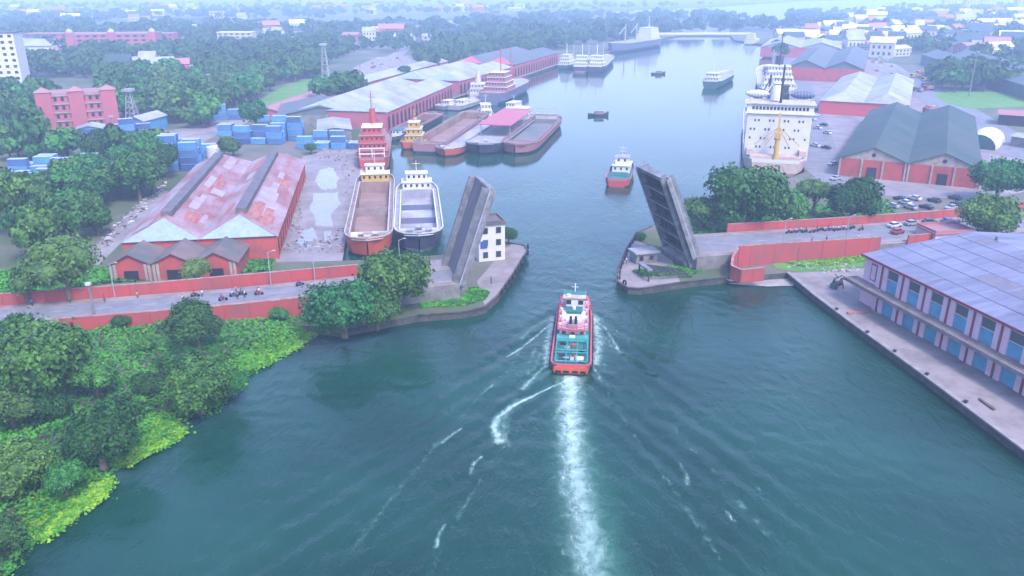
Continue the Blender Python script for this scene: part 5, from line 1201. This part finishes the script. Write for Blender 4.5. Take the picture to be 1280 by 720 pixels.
NT = [
 ('near',0,492,350,47,'dark bushy tree at the water edge by the left end of the bridge, taller one'),
 ('shrub',1,428,386,49,'round dark tree overhanging the water left of the bridge, lower one'),
 ('near',2,243,404,42,'dark green tree standing in front of the left road, above the green slope'),
 ('shrub',3,225,455,30,'leafy shrub left of the rounded shrub on the point, below the roadside tree'),
 ('shrub',3,470,392,28,'low leafy tree at the water edge between the two big trees left of the bridge'),
 ('shrub',2,190,478,22,'dark low tree left of the leafy shrubs on the point'),
 ('shrub',1,180,430,16,'small dark bush in the middle of the green slope'),
 ('shrub',0,247,487,42,'broad rounded shrub on the point overhanging the water'),
 ('shrub',1,283,478,24,'smaller shrub at the tip of the point by the water'),
 ('shrub',2,122,548,54,'big dull green tree by the shore in the lower left'),
 ('shrub',2,66,505,28,'small round tree with pale leaves in the lower left thicket'),
 ('near',0,52,455,58,'large dark tree at the left edge below the road'),
 ('near',1,118,470,30,'dark tree between the big left edge tree and the green slope'),
 ('near',2,10,500,40,'shadowy tree cut by the left edge of the picture'),
 ('near',3,22,420,30,'tree beside the near road wall at the left edge'),
 ('shrub',0,20,590,42,'spreading bush on the lower left shore'),
 ('shrub',1,80,600,26,'low bush beside the lowest patch of yellow green water plants'),
 ('shrub',2,10,660,34,'bush at the bottom left corner'),
 ('shrub',3,150,402,13,'small bush against the near red wall on the left'),
 ('shrub',1,350,392,13,'low bush against the red wall between the roadside tree and the bridge'),
 ('near',2,636,293,13,'small tree right of the white control house'),
 ('near',3,876,262,26,'small dark tree left of the big tree, behind the right bridge leaf'),
 ('near',0,938,246,50,'big dark tree beside the stern of the white ship'),
 ('light',1,1020,240,24,'airy yellow green tree between two dark trees on the right'),
 ('near',2,1068,246,40,'dark round tree in front of the green grey warehouse'),
 ('near',1,1252,218,36,'large tree at the right edge beside the green grey warehouse'),
 ('near',3,1236,270,38,'wide tree behind the grey roof of the pink warehouse'),
 ('near',1,985,258,32,'leafy tree under the stern of the white ship'),
 ('light',0,78,335,44,'spreading light green tree on the far side of the left road'),
 ('light',2,30,350,34,'light green tree beyond the left road at the left edge'),
 ('light',1,245,338,22,'small fresh green tree in front of the low triple gabled shed'),
 ('mid',0,45,300,30,'bushy tree in the wood above the light green roadside tree'),
 ('mid',1,318,145,18,'round tree between the containers and the lawn'),
 ('mid',2,290,178,17,'tree behind the left ridge of the red roofed warehouse'),
 ('mid',3,388,184,8,'small tree before the container row by the yard'),
 ('mid',0,432,103,26,'dark tree clump on the lawn, right half'),('mid',1,408,110,20,'dark tree clump on the lawn, left half'),
 ('mid',2,528,72,12,'tree right of the lorry park'),('mid',3,505,88,9,'small tree in front of the lorry park'),
 ('shrub',0,800,296,7,'small dark bush at the back of the right bridge pier'),
]
for k, a in enumerate(NT):
    kind, sd_, cx, cy, rp, lab = a; z_ = LZ if cy < 420 or cx > 400 else 1.6
    tree_px(kind, sd_, cx, cy, rp, lab, z=z_, name='shrub' if kind == 'shrub' and ' tree' not in lab else 'broadleaf_tree', cat='shrub' if kind == 'shrub' and ' tree' not in lab else 'tree')
# woods: regions in the photo, spaced out on the ground
W_ = [([(0,128),(60,125),(130,165),(130,185),(200,190),(215,235),(165,262),(125,300),(60,330),(0,345),(0,245),(100,225),(100,205),(0,200)],9.5,'leafy tree in the wood left of the red roofed warehouse','woodland trees left of the red roofed warehouse'),
      ([(0,200),(100,205),(120,170),(60,130),(0,128)],10,'tree in the wood below the white tower block','woodland trees below the white tower block'),
      ([(130,120),(260,105),(330,90),(400,70),(405,95),(345,110),(318,130),(270,150),(262,160),(200,165),(190,150),(130,150)],10.5,'tree in the wood behind the lattice tower, left of the lawn','woodland trees left of the lawn'),
      ([(30,82),(330,70),(400,66),(400,80),(330,92),(250,108),(130,122),(130,100),(30,98)],12,'tree in the middle distance wood before the domed palace','woodland trees before the domed palace'),
      ([(1165,95),(1290,88),(1290,118),(1215,116),(1180,118),(1165,110)],11,'tree in the belt before the dark rail shed on the right','trees before the rail shed'),
      ([(510,70),(610,50),(720,60),(640,72),(560,84),(540,88)],12,'tree in the belt behind the far quay sheds','trees behind the far quay sheds')]
cand = []; EXC = [GP(q) for q in ([(-40,212),(108,205),(106,236),(60,250),(-40,262)], [(20,150),(148,140),(158,188),(110,200),(60,186)], [(118,150),(215,150),(215,192),(118,192)])]
for poly, sp, lab, grp in W_:
    pw = GP(poly); xs = [p.x for p in pw]; ys = [p.y for p in pw]; pts = []
    y = min(ys)
    while y < max(ys):
        x = min(xs)
        while x < max(xs):
            qx, qy = x+rnd.uniform(-.35,.35)*sp, y+rnd.uniform(-.35,.35)*sp
            if inpoly(np.array([qx]), np.array([qy]), pw)[0] and not any(inpoly(np.array([qx]), np.array([qy]), e)[0] for e in EXC): cand.append((math.hypot(qx,qy), qx, qy, sp, lab, grp))
            x += sp
        y += sp
cand.sort(key=lambda c: c[0]); NIND = 255
for i, (d, x, y, sp, lab, grp) in enumerate(cand[:NIND]):
    kd = 'mid' if d < 330 else 'far'; tree(kd, rnd.randrange(4), (x, y, LZ), sp*rnd.uniform(.42,.74), lab, grp)
print('TREES', len(cand))
# the rest of the woods, as one mass
FV = [crown_arrays(100+k, 6, 5+k*.6, 4+k, 150, 1.5, core=2) for k in range(5)]
Vs, Fs, nb = [], [], 0
def add_far(x, y, s, z=LZ):
    global nb
    V_, F_ = FV[rnd.randrange(5)]; a = rnd.uniform(0,6.28); c_, s_ = math.cos(a)*s, math.sin(a)*s; q = np.empty_like(V_)
    q[:,0] = V_[:,0]*c_-V_[:,1]*s_+x; q[:,1] = V_[:,0]*s_+V_[:,1]*c_+y; q[:,2] = V_[:,2]*s*rnd.uniform(.8,1.2)+z; Vs.append(q); Fs.append(F_+nb); nb += len(V_)
for d, x, y, sp, lab, grp in cand[NIND:]: add_far(x, y, rnd.uniform(.9,1.4))
riv = [(p.x,p.y) for p in river]; hl = [(p.x,p.y) for p in hole]
open_ = [[(q.x,q.y) for q in GP(z_)] for z_ in ([(420,128),(566,122),(700,79),(760,64),(740,55),(600,72),(440,70),(330,118),(345,145)], [(985,58),(1080,60),(1165,78),(1290,120),(1290,170),(1130,170),(1010,110)])]
nfar = 0
def far_scatter(n, y0, y1, sc0, sc1):
    """n trees between picture rows y0 (far) and y1 (near)"""
    global nfar
    for _ in range(n):
        px = rnd.uniform(-60,1340); py = y0+(y1-y0)*rnd.random(); p = G(px, py, LZ)
        a = np.array([p.x]); b = np.array([p.y])
        if inpoly(a,b,riv)[0] or inpoly(a,b,hl)[0] or any(inpoly(a,b,o)[0] for o in open_): continue
        # town gaps
        g_ = math.sin(p.x*0.011+1.3)*math.cos(p.y*0.009)+math.sin(p.x*0.004-p.y*0.006)
        if g_ > 0.75 or math.sin(p.x*.031+p.y*.011)*math.sin(p.y*.023-p.x*.008) > .6: continue
        add_far(p.x, p.y, rnd.uniform(sc0,sc1)); nfar += 1
far_scatter(1500, 6, 24, .9, 1.5); far_scatter(2100, 22, 50, 1.0, 1.7); far_scatter(1300, 48, 80, .9, 1.5)
me = np_mesh('woodland', np.vstack(Vs), np.vstack(Fs), ['leaf_far']); tag(link('woodland', me), 'hazy blue green woodland spreading to the horizon around the dock', 'woodland', kind='stuff')
print('FAR', nfar)

# undergrowth and water plants
def scatter_quads(px_poly, n, size, zf, name, m, label, cat, hump=0.4, world=None, seed=1, feather=0.0):
    r = np.random.RandomState(seed); pw = world or GP(px_poly, 0.3); xs = np.array([p[0] for p in pw]); ys = np.array([p[1] for p in pw])
    X_ = r.uniform(xs.min(), xs.max(), n*4); Y_ = r.uniform(ys.min(), ys.max(), n*4); k = inpoly(X_, Y_, pw); X_, Y_ = X_[k][:n], Y_[k][:n]; n = len(X_); X_ = X_+r.normal(size=n)*feather; Y_ = Y_+r.normal(size=n)*feather
    Z_ = zf(X_, Y_)+np.clip(hump*(np.sin(X_*.55+1)*np.cos(Y_*.48)+np.sin(X_*.23-Y_*.31)), -0.05, None)+r.rand(n)*hump*.7
    nrm = r.normal(size=(n,3))*.55+np.array([0,0,1]); nrm /= np.linalg.norm(nrm,axis=1)[:,None]
    t1 = np.cross(nrm, r.normal(size=(n,3))); t1 /= np.linalg.norm(t1,axis=1)[:,None]; t2 = np.cross(nrm,t1); s = (size*(.5+r.rand(n)))[:,None]; P = np.stack([X_,Y_,Z_],1)
    q = np.stack([P-t1*s-t2*s*.6, P+t1*s*.4-t2*s*.7, P+t1*s+t2*s*.6, P-t1*s*.4+t2*s*.7],1).reshape(-1,3)
    return tag(link(name, np_mesh(name, q, np.arange(n*4).reshape(-1,4), [m])), label, cat, kind='stuff')
sh = np.array([(p.x,p.y) for p in shore])
def shore_h(X_, Y_):
    best = np.full(X_.shape, 1e9)
    for a, b in zip(sh[:-1], sh[1:]):
        d = b-a; t_ = np.clip(((X_-a[0])*d[0]+(Y_-a[1])*d[1])/(d@d), 0, 1); best = np.minimum(best, np.hypot(X_-a[0]-t_*d[0], Y_-a[1]-t_*d[1]))
    s = 1-np.clip(best/9, 0, 1); return LZ-(LZ+0.3)*s**1.6+0.25
bankpoly = [(p.x,p.y) for p in shore[2:]] + [(G(400,402,0).x, G(400,402,0).y), (-46,150), (-60,147.5), (-90,142), (-120,138), (-170,128), (-170,10)]
scatter_quads(None, 150000, .24, shore_h, 'undergrowth', 'under', 'dense green undergrowth covering the left bank', 'undergrowth', .55, world=bankpoly, seed=4, feather=.3)
flat = lambda X_, Y_: np.full(X_.shape, 0.1)
for k, (pp, lab) in enumerate((([(285,458),(300,448),(335,430),(350,415),(372,402),(391,416),(374,428),(366,436),(350,441),(330,454),(305,462)], 'bright yellow green water plants along the shore below the left road'),
            ([(160,548),(200,520),(222,532),(220,546),(196,560),(160,580),(145,578)], 'bright yellow green water plants between the point and the big shore tree'),
            ([(45,640),(85,605),(125,598),(132,606),(128,622),(100,636),(60,668),(48,664)], 'bright yellow green water plants at the lower left shore'))):
    scatter_quads(rag(pp, 5, .10), 17000, .19, lambda X_, Y_: np.maximum(shore_h(X_, Y_)*0.75, 0.1), 'water_plants', 'hyacinth', lab, 'water plants', .3, seed=20+k, feather=.8)
def lz(X_, Y_): return np.full(X_.shape, LZ+0.06)
scatter_quads([(525,392),(580,388),(606,382),(612,372),(596,366),(560,372),(530,376)], 5000, .3, lz, 'pier_weeds', 'under', 'green weeds growing at the foot of the left pier wall', 'weeds', .25, seed=31)
scatter_quads([(790,345),(830,340),(870,336),(880,346),(850,352),(800,352)], 2600, .25, lz, 'pier_weeds', 'under', 'patchy weeds along the edge of the right bridge pier', 'weeds', .12, seed=32)
scatter_quads([(962,329),(1000,323),(1078,317),(1082,333),(1050,337),(1000,340)], 9000, .22, lz, 'rough_grass', 'hyacinth', 'bright green grass beside the near red wall on the right', 'grass', .12, seed=33)
scatter_quads([(985,340),(1010,332),(1060,336),(1075,345),(1030,348)], 260, .3, lz, 'litter', 'litter', 'pale litter strewn over the edge of the grass', 'litter', .1, seed=34)
scatter_quads([(300,318),(345,312),(345,325),(300,335)], 3500, .3, lz, 'rough_grass', 'under', 'rough grass beside the low triple gabled shed', 'grass', .25, seed=35)
scatter_quads([(130,300),(200,236),(215,230),(190,262),(150,300),(120,330)], 240, .5, lz, 'litter', 'litter', 'pale litter scattered along the lane left of the red roofed warehouse', 'litter', .2, seed=36)
scatter_quads([(350,320),(430,322),(432,285),(400,308),(380,300),(376,250)], 260, .4, lz, 'rubble', 'deckbrown', 'broken rubble and scrap strewn over the near end of the muddy yard', 'rubble', .2, seed=37)
scatter_quads([(432,285),(445,215),(430,190),(385,190),(384,205),(415,202),(431,225)], 200, .4, lz, 'rubble', 'deckbrown', 'broken rubble along the quay edge of the muddy yard beside the red ship', 'rubble', .2, seed=41)
scatter_quads([(0,345),(60,335),(135,340),(300,330),(320,318),(345,325),(340,345),(130,362),(0,380)], 9000, .35, lz, 'rough_grass', 'under', 'rough grass behind the far red wall of the left road', 'grass', .3, seed=38)
scatter_quads([(830,312),(1000,296),(1120,275),(1110,255),(1000,262),(850,280)], 9000, .35, lz, 'rough_grass', 'under', 'rough grass under the trees behind the right red wall', 'grass', .3, seed=39)

# ------------------------------------------------------------------ people, motorcycles, cars
def person_mesh(pose):
    me = bpy.data.meshes.new('person')
    if pose == 'stand': J = [(0,0,.95),(0,0,1.2),(0,0,1.42),(0,0,1.5),(0,0.01,1.63), (.1,0,.9),(.11,.02,.5),(.11,0,.06),(.11,.14,.03),(-.1,0,.9),(-.11,-.02,.5),(-.12,-.05,.06),(-.12,.09,.03), (.19,0,1.4),(.25,0,1.13),(.24,.08,.86),(-.19,0,1.4),(-.25,0,1.13),(-.24,.08,.86)]
    else: J = [(0,0,.82),(0,.08,1.06),(0,.14,1.28),(0,.16,1.36),(0,.2,1.49), (.12,.05,.8),(.19,.42,.72),(.18,.3,.32),(.18,.44,.28),(-.12,.05,.8),(-.19,.42,.72),(-.18,.3,.32),(-.18,.44,.28), (.2,.14,1.26),(.3,.34,1.08),(.3,.6,1.0),(-.2,.14,1.26),(-.3,.34,1.08),(-.3,.6,1.0)]
    E = [(0,1),(1,2),(2,3),(3,4),(0,5),(5,6),(6,7),(7,8),(0,9),(9,10),(10,11),(11,12),(2,13),(13,14),(14,15),(2,16),(16,17),(17,18)]
    Rr = [.14,.14,.13,.06,.11,.09,.06,.045,.04,.09,.06,.045,.04,.06,.045,.035,.06,.045,.035]
    me.from_pydata(J, E, []); o = bpy.data.objects.new('tmp', me); col.objects.link(o); o.modifiers.new('s','SKIN')
    for v, r_ in zip(me.skin_vertices[0].data, Rr): v.radius = (r_, r_)
    me.skin_vertices[0].data[0].use_root = True; o.modifiers.new('u','SUBSURF').levels = 1
    dg = bpy.context.evaluated_depsgraph_get(); m2 = bpy.data.meshes.new_from_object(o.evaluated_get(dg)); bpy.data.objects.remove(o)
    top = .92 if pose == 'stand' else .86; hz = 1.5 if pose == 'stand' else 1.36; mi = []
    for p in m2.polygons:
        c_ = p.center; mi.append(0 if c_.z > hz or (abs(c_.x) > .2 and c_.z < 1.12 and c_.z > .8) else (1 if c_.z > top else 2))
    m2.materials.clear(); return m2, mi
PM = {}
for pose in ('stand','ride'):
    m2, mi = person_mesh(pose)
    for cl in ('white','red','blue','yellow','grey','green'):
        q = m2.copy()
        for m_ in ('skin','cloth_'+cl,'trousers'): q.materials.append(M[m_])
        q.polygons.foreach_set('material_index', mi); q.polygons.foreach_set('use_smooth',[True]*len(mi)); PM[pose,cl] = q
hairs = {}
for pose, hz in (('stand',(0,-.01,1.68)),('ride',(0,.18,1.54))):
    s = MB()
    for k in range(3): a0, a1 = k/3*math.pi/2, (k+1)/3*math.pi/2; s.cyl((hz[0],hz[1],hz[2]+.13*math.sin(a0)-.02),(hz[0],hz[1],hz[2]+.13*math.sin(a1)-.02),.125*math.cos(a0),max(.01,.125*math.cos(a1)),10)
    me = bpy.data.meshes.new('hair'); me.from_pydata(s.v,[],s.f); me.materials.append(M['hair']); hairs[pose] = me
def person(pose, cl, loc, rz, label, group=None):
    o = link('person', PM[pose,cl]); tag(o, label, 'person', group); o.location = loc; o.rotation_euler = (0,0,rz); link('hair', hairs[pose], o); return o
def wheel_mb(r, w, n=14): return MB().cyl((-w/2,0,r),(w/2,0,r),r,r,n)
def make_bike(mname):
    t = thing('motorcycle','x','motorcycle')
    s = MB().box(-.12,.12,-.15,.35,.62,.9).box(-.16,.16,-.25,.3,.3,.6).beam((0,.35,.85),(0,.68,.35),.1); s.build('tank_and_engine',mname,t)
    MB().box(-.13,.13,-.75,-.15,.72,.84).box(-.1,.1,-.85,-.6,.6,.72).build('seat','black',t)
    MB().beam((-.35,.42,1.02),(.35,.42,1.02),.05).beam((0,.4,.85),(0,.42,1.02),.06).build('handlebar','deckgrey',t)
    for y in (-.62,.68): o = wheel_mb(.3,.12).build('wheel','rubber',t); o.location = (0,y,0)
    return t
bikes = {c: make_bike('car_'+c) for c in ('red','dark','blue')}; bused = set()
def bike(c, loc, rz, label, group):
    if c not in bused: bused.add(c); b = bikes[c]; b.location = loc; b.rotation_euler = (0,0,rz); b['label'] = label; b['group'] = group; return b
    return dup(bikes[c], loc, rz, label, group)
def on_road(P_, x, d):
    O = offs(P_, d)
    for a, b in zip(O[:-1], O[1:]):
        if a.x <= x <= b.x: return a.lerp(b, (x-a.x)/(b.x-a.x))
ORD = ['first','second','third','fourth','fifth','sixth','seventh','eighth','ninth','tenth','eleventh','twelfth','thirteenth','fourteenth','fifteenth','sixteenth','seventeenth']
cl_ = ['white','red','white','blue','yellow','white','grey','green']
xsL = sorted([rnd.uniform(-68,-40) for _ in range(15)])
for k, x in enumerate(xsL):
    c_ = cl_[k % 8]; p = on_road(RL, x, rnd.uniform(-2.0,3.6)); 
    if k % 2 == 0:
        person('stand', c_, p+Vector((0,0,.02)), rnd.uniform(0,6.28), 'standing person in a %s shirt, %s from left in the left road crowd' % (c_, ORD[k]), 'people waiting on the left road')
    else:
        rz_ = -math.pi/2+AX+rnd.uniform(-.3,.3); bc = ['red','dark','blue'][k % 3]
        bike(bc, p+Vector((0,0,.02)), rz_, '%s motorcycle under the rider in %s, %s from left in the left road crowd' % (bc, c_, ORD[k]), 'motorcycles waiting on the left road')
        person('ride', c_, p+Vector((0,0,.04))+Vector((math.sin(rz_)*.4, -math.cos(rz_)*.4, 0)), rz_, 'rider in %s shirt on %s motorcycle, %s from left in the left road crowd' % (c_, bc, ORD[k]), 'riders waiting on the left road')
for k, x in enumerate([-104,-98,-91,-84,-78,-31,-27]):
    p = on_road(RL, x, [3.5,4.0,4.2,3.2,4,-2,-3][k]); c_ = cl_[(k*3) % 8]
    person('stand', c_, p+Vector((0,0,.02)), k, 'person in %s shirt walking on the left road, %s of the walkers from the left' % (c_, ORD[k]), 'walkers on the left road')
xsR = [72+k*1.55+rnd.uniform(-.4,.4) for k in range(14)]
for k, x in enumerate(xsR):
    p = on_road(RR, x, 4.2+rnd.uniform(-1.2,1.0)); c_ = cl_[(k*5) % 8]; rz_ = math.pi/2+AX+rnd.uniform(-.2,.2); bc = ['dark','red','blue'][k % 3]
    bike(bc, p+Vector((0,0,.02)), rz_, '%s motorcycle, %s from the left in the queue on the right road' % (bc, ORD[k]), 'motorcycles queueing on the right road')
    person('ride', c_, p+Vector((0,0,.04))+Vector((math.sin(rz_)*.4, -math.cos(rz_)*.4, 0)), rz_, 'rider in a %s shirt, %s from left in the queue on the right road' % (c_, ORD[k]), 'riders queueing on the right road')
for k, x in enumerate([75,79,88]):
    p = on_road(RR, x, -4.5); person('stand', ['grey','blue','white'][k], p+Vector((0,0,.02)), k*2, 'person in a %s shirt standing on the near side of the right road' % ['grey','blue','white'][k])
person('stand','white', G(783,330,LZ)+Vector((0,0,.06)), 1, 'person in a white shirt standing alone on the tip of the right bridge pier')
person('stand','blue', G(614,355,LZ)+Vector((0,0,.06)), 2, 'person in a blue shirt standing alone on the left bridge pier')
def make_car(c):
    t = thing('parked_car','x','car'); L = 4.1
    prof = [(-2.05,.35),(-2.05,.85),(-1.95,.95),(-1.3,1.0),(1.0,.98),(1.85,.85),(2.05,.7),(2.05,.35)]
    s = MB(); n = len(prof)
    for sgn in (-1,1): s.poly([(sgn*.83,y,z) for y,z in (prof if sgn > 0 else prof[::-1])])
    for i in range(n):
        a, b = prof[i], prof[(i+1)%n]; s.quad((-.83,a[0],a[1]),(-.83,b[0],b[1]),(.83,b[0],b[1]),(.83,a[0],a[1]))
    s.build('body','car_'+c,t)
    g_ = MB(); lo = [(-.78,-1.6,.98),(.78,-1.6,.98),(.78,1.0,.98),(-.78,1.0,.98)]; hi = [(-.62,-1.15,1.42),(.62,-1.15,1.42),(.62,.3,1.42),(-.62,.3,1.42)]
    for i in range(4): j = (i+1)%4; g_.quad(lo[i],lo[j],hi[j],hi[i])
    g_.build('windows','glass',t); MB().box(-.64,.64,-1.17,.32,1.42,1.48).build('roof_panel','car_'+c,t)
    for x in (-.78,.78):
        for y in (-1.3,1.3): o = wheel_mb(.31,.2).build('wheel','rubber',t); o.location = (x,y,0)
    for x in (-.6,.6): MB().box(x-.15,x+.15,2.03,2.07,.62,.75).build('headlight','white',t)
    return t
def make_truck(c):
    t = thing('lorry','x','lorry'); MB().box(-1.2,1.2,2.2,4.0,.6,2.9).build('cab','car_'+c,t); MB().box(-1.1,1.1,3.98,4.04,1.6,2.6).build('windscreen','glass',t)
    MB().box(-1.25,1.25,-4.2,2.0,.9,1.15).box(-1.25,1.25,-4.2,-4.1,1.15,2.6).box(-1.25,1.25,1.9,2.0,1.15,2.6).box(-1.25,-1.17,-4.1,1.9,1.15,2.6).box(1.17,1.25,-4.1,1.9,1.15,2.6).build('cargo_bed','deckbrown',t); MB().box(-1.1,1.1,-4.0,1.8,1.2,2.4).build('load','rim',t)
    for x in (-1.05,1.05):
        for y in (-3.2,-2.1,3.0): o = wheel_mb(.5,.3).build('wheel','rubber',t); o.location = (x,y,0)
    return t
cars = {c: make_car(c) for c in ('white','silver','red','blue','yellow','dark')}; trucks = {c: make_truck(c) for c in ('red','blue','yellow','turquoise')}; vused = set()
def place(dct, c, loc, rz, label, group, key):
    if (key,c) not in vused: vused.add((key,c)); b = dct[c]; b.location = loc; b.rotation_euler = (0,0,rz); b['label'] = label; b['group'] = group; return
    dup(dct[c], loc, rz, label, group)
cc = ['white','silver','dark','blue','white','red','silver','white','dark','blue','white','yellow']
k = 0
for row, (y0, xa, xb, n) in enumerate(((4.2, 103, 126, 5), (-1.0, 101, 120, 3))):
    for i in range(n):
        x = xa+(xb-xa)*i/(n-1); p = on_road(RR, x, y0+rnd.uniform(-.5,.5)); c_ = cc[k % 12]; k += 1
        place(cars, c_, p+Vector((0,0,.03)), -math.pi/2+AX+rnd.uniform(-.3,.3), '%s car, %s from left in the %s row at the junction by the red walls' % (c_, ORD[i], ['far','near'][row]), 'cars at the junction on the right road', 'car')
def lot(region, n, where, group, dct, key, cols_):
    pw = GP(region); xs = [p.x for p in pw]; ys = [p.y for p in pw]; i = 0; tries = 0; pl = []
    while i < n and tries < 2000:
        tries += 1; x, y = rnd.uniform(min(xs),max(xs)), rnd.uniform(min(ys),max(ys))
        if not inpoly(np.array([x]),np.array([y]),pw)[0] or any(math.hypot(x-a,y-b) < (4.5 if key == 'car' else 9.5) for a,b in pl): continue
        pl.append((x,y)); c_ = cols_[i % len(cols_)]; i += 1
        place(dct, c_, (x,y,LZ+.08), rnd.choice([.45,.5,2.0])+rnd.uniform(-.1,.1), '%s %s parked %s' % (c_, 'car' if key == 'car' else 'lorry', where), group, key)
lot([(1145,145),(1165,138),(1190,165),(1160,162)], 10, 'right of the green grey roofed warehouse', 'lorries right of the green grey roofed warehouse', trucks, 'truck', ['red','yellow','red','blue'])
lot([(1085,108),(1120,95),(1150,118),(1120,122)], 14, 'on the yard right of the pale roofed warehouse', 'lorries right of the pale roofed warehouse', trucks, 'truck', ['red','turquoise','blue','yellow'])
lot([(1130,88),(1180,98),(1195,120),(1165,118)], 8, 'beside the lorry road near the rail shed', 'lorries beside the lorry road', trucks, 'truck', ['blue','yellow','red'])
lot([(1006,120),(1022,115),(1045,190),(1048,225),(1022,228),(1012,160)], 12, 'on the quay road between the white ship and the warehouses', 'cars on the quay road', cars, 'car', ['white','silver','dark','white'])
lot([(1070,78),(1110,70),(1120,85),(1085,98)], 14, 'in the hazy yard beyond the pale warehouse', 'cars in the hazy yard', cars, 'car', ['white','silver','white','yellow'])
lot([(445,84),(475,73),(530,70),(535,80),(500,90)], 14, 'in the lorry park beyond the lawn', 'cars in the lorry park', cars, 'car', ['white','silver','white','red'])
lot([(1100,250),(1200,248),(1205,262),(1110,265)], 10, 'in front of the red walls of the green grey roofed warehouse', 'cars before the green grey roofed warehouse', cars, 'car', ['dark','silver','white','dark'])
place(cars,'white',G(400,122,LZ)+Vector((0,0,.06)),1.2,'white van like car beside the lawn, right one',None,'car')
place(cars,'white',G(328,132,LZ)+Vector((0,0,.06)),.9,'white car at the left corner of the lawn',None,'car')

# ------------------------------------------------------------------ bits on the right quay and piers
t = thing('scrap_winch', 'dark rusted winch with bent frame standing on the right quay', 'winch', G(1046,360,LZ), .4)
MB().cyl((-.9,0,1.1),(.9,0,1.1),.6,.6,12).build('drum','black',t)
s = MB()
for x in (-1,1): s.beam((x,-1,0),(x,0,2.3),.2); s.beam((x,1,0),(x,0,2.3),.2)
s.beam((-1.2,0,2.3),(1.6,.5,2.6),.2).beam((0,0,2.4),(-.9,.3,3.4),.16); s.build('frame','steel_dark',t)
MB().box(-1.5,-.6,-.6,.6,0,1.3).build('motor','hullgreen',t)
for lab, a, b, hh in (('pale timber beam lying across the quay below the rusted winch', (1060,392), (1090,389), .4), ('dark timber lying on the quay near the water edge, far to the right', (1226,500), (1243,512), .3), ('short timber lying beside the pink warehouse wall near the parked scooter', (1095,388),(1107,391), .3)):
    A, B2 = G(*a,LZ+.25), G(*b,LZ+.25); tag(MB().beam(A,B2,.4,hh).beam(A+Vector((0,.5,0)),B2+Vector((.1,.45,0)),.3,hh*.8).build('timber','coping' if 'pale' in lab else 'bark'), lab, 'timber')
bike('dark', G(1125,400,LZ)+Vector((0,0,.06)), .6, 'dark scooter parked against the pink warehouse wall', 'scooters on the quay')
bike('dark', G(1082,374,LZ)+Vector((0,0,.06)), 1.6, 'dark scooter parked at the near corner of the pink warehouse', 'scooters on the quay')
for k, (x, y) in enumerate([(1040,388),(1078,417),(1112,441),(1152,470),(1200,505)]):
    p = G(x,y,LZ+.28)+Vector((1.1,0.4,0)); o = MB().cyl((0,0,0),(0,0,.5),.25,.2,12).cyl((0,0,.5),(0,0,.65),.38,.34,12).build('mooring_bollard','black'); o.location = (p.x,p.y,LZ+.05)
    tag(o, 'black mooring bollard on the right quay edge, %s from the bridge' % ORD[k], 'bollard', 'mooring bollards on the right quay')
t = thing('rowing_boat','small wooden boat pulled up on the sandy beach by the right bridge pier','boat', G(926,352,0.1), .1); make_hull(t, 7.5, 1.9, .5, 'black', 'black', deck_m='holdbrown', rim_m='deckgrey', bul=.35, bow=.5, stern=.4)
for k in range(3): MB().box(-2+k*1.8,-1.6+k*1.8,-.8,.8,.62,.68).build('thwart','deckgrey',t)
# street lamps
def lamp(label, p):
    t = thing('street_lamp', label, 'street lamp', p); MB().cyl((0,0,0),(0,0,7.5),.12,.08,8).build('pole','deckgrey',t); MB().beam((0,0,7.4),(1.2,.3,7.8),.1).build('arm','deckgrey',t); MB().box(1.0,1.6,.15,.45,7.7,7.85).build('lamp_head','rim',t)
for k, x in enumerate([-83,-52,-43,-25]): lamp('slim lamp post on the far side of the left road, %s from the left' % ORD[k], on_road(RL, x, 5.4))
for k, x in enumerate([66,83,118]): lamp('slim lamp post on the near side of the right road, %s from the bridge' % ORD[k], on_road(RR, x, -7.6))
t = thing('lamp_tower', 'grey lamp post with leafy climber on the near side of the left road', 'street lamp', on_road(RL,-82,-5.4)); MB().cyl((0,0,0),(0,0,7),.3,.2,8).build('pole','concrete',t); MB().box(-.4,.4,-.4,.4,7,7.5).build('lamp_head','white',t)

# ------------------------------------------------------------------ haze
hz = bpy.data.materials.new('haze'); hz.use_nodes = True; n = hz.node_tree.nodes; n.clear()
o_ = n.new('ShaderNodeOutputMaterial'); pv = n.new('ShaderNodeVolumePrincipled'); pv.inputs['Density'].default_value = HAZE_DENSITY; pv.inputs['Color'].default_value = (*HAZE_COLOR, 1); pv.inputs['Anisotropy'].default_value = 0.0
hz.node_tree.links.new(pv.outputs[0], o_.inputs['Volume'])
s = MB().box(-7600,7600,-900,7600,-3.2,78); s.build('haze', hz)['kind'] = 'stuff'

for o in scene.objects:
    if o.parent is None and o.get('label') and len(o['label'].split()) > 16: print('LONG', o['label'])
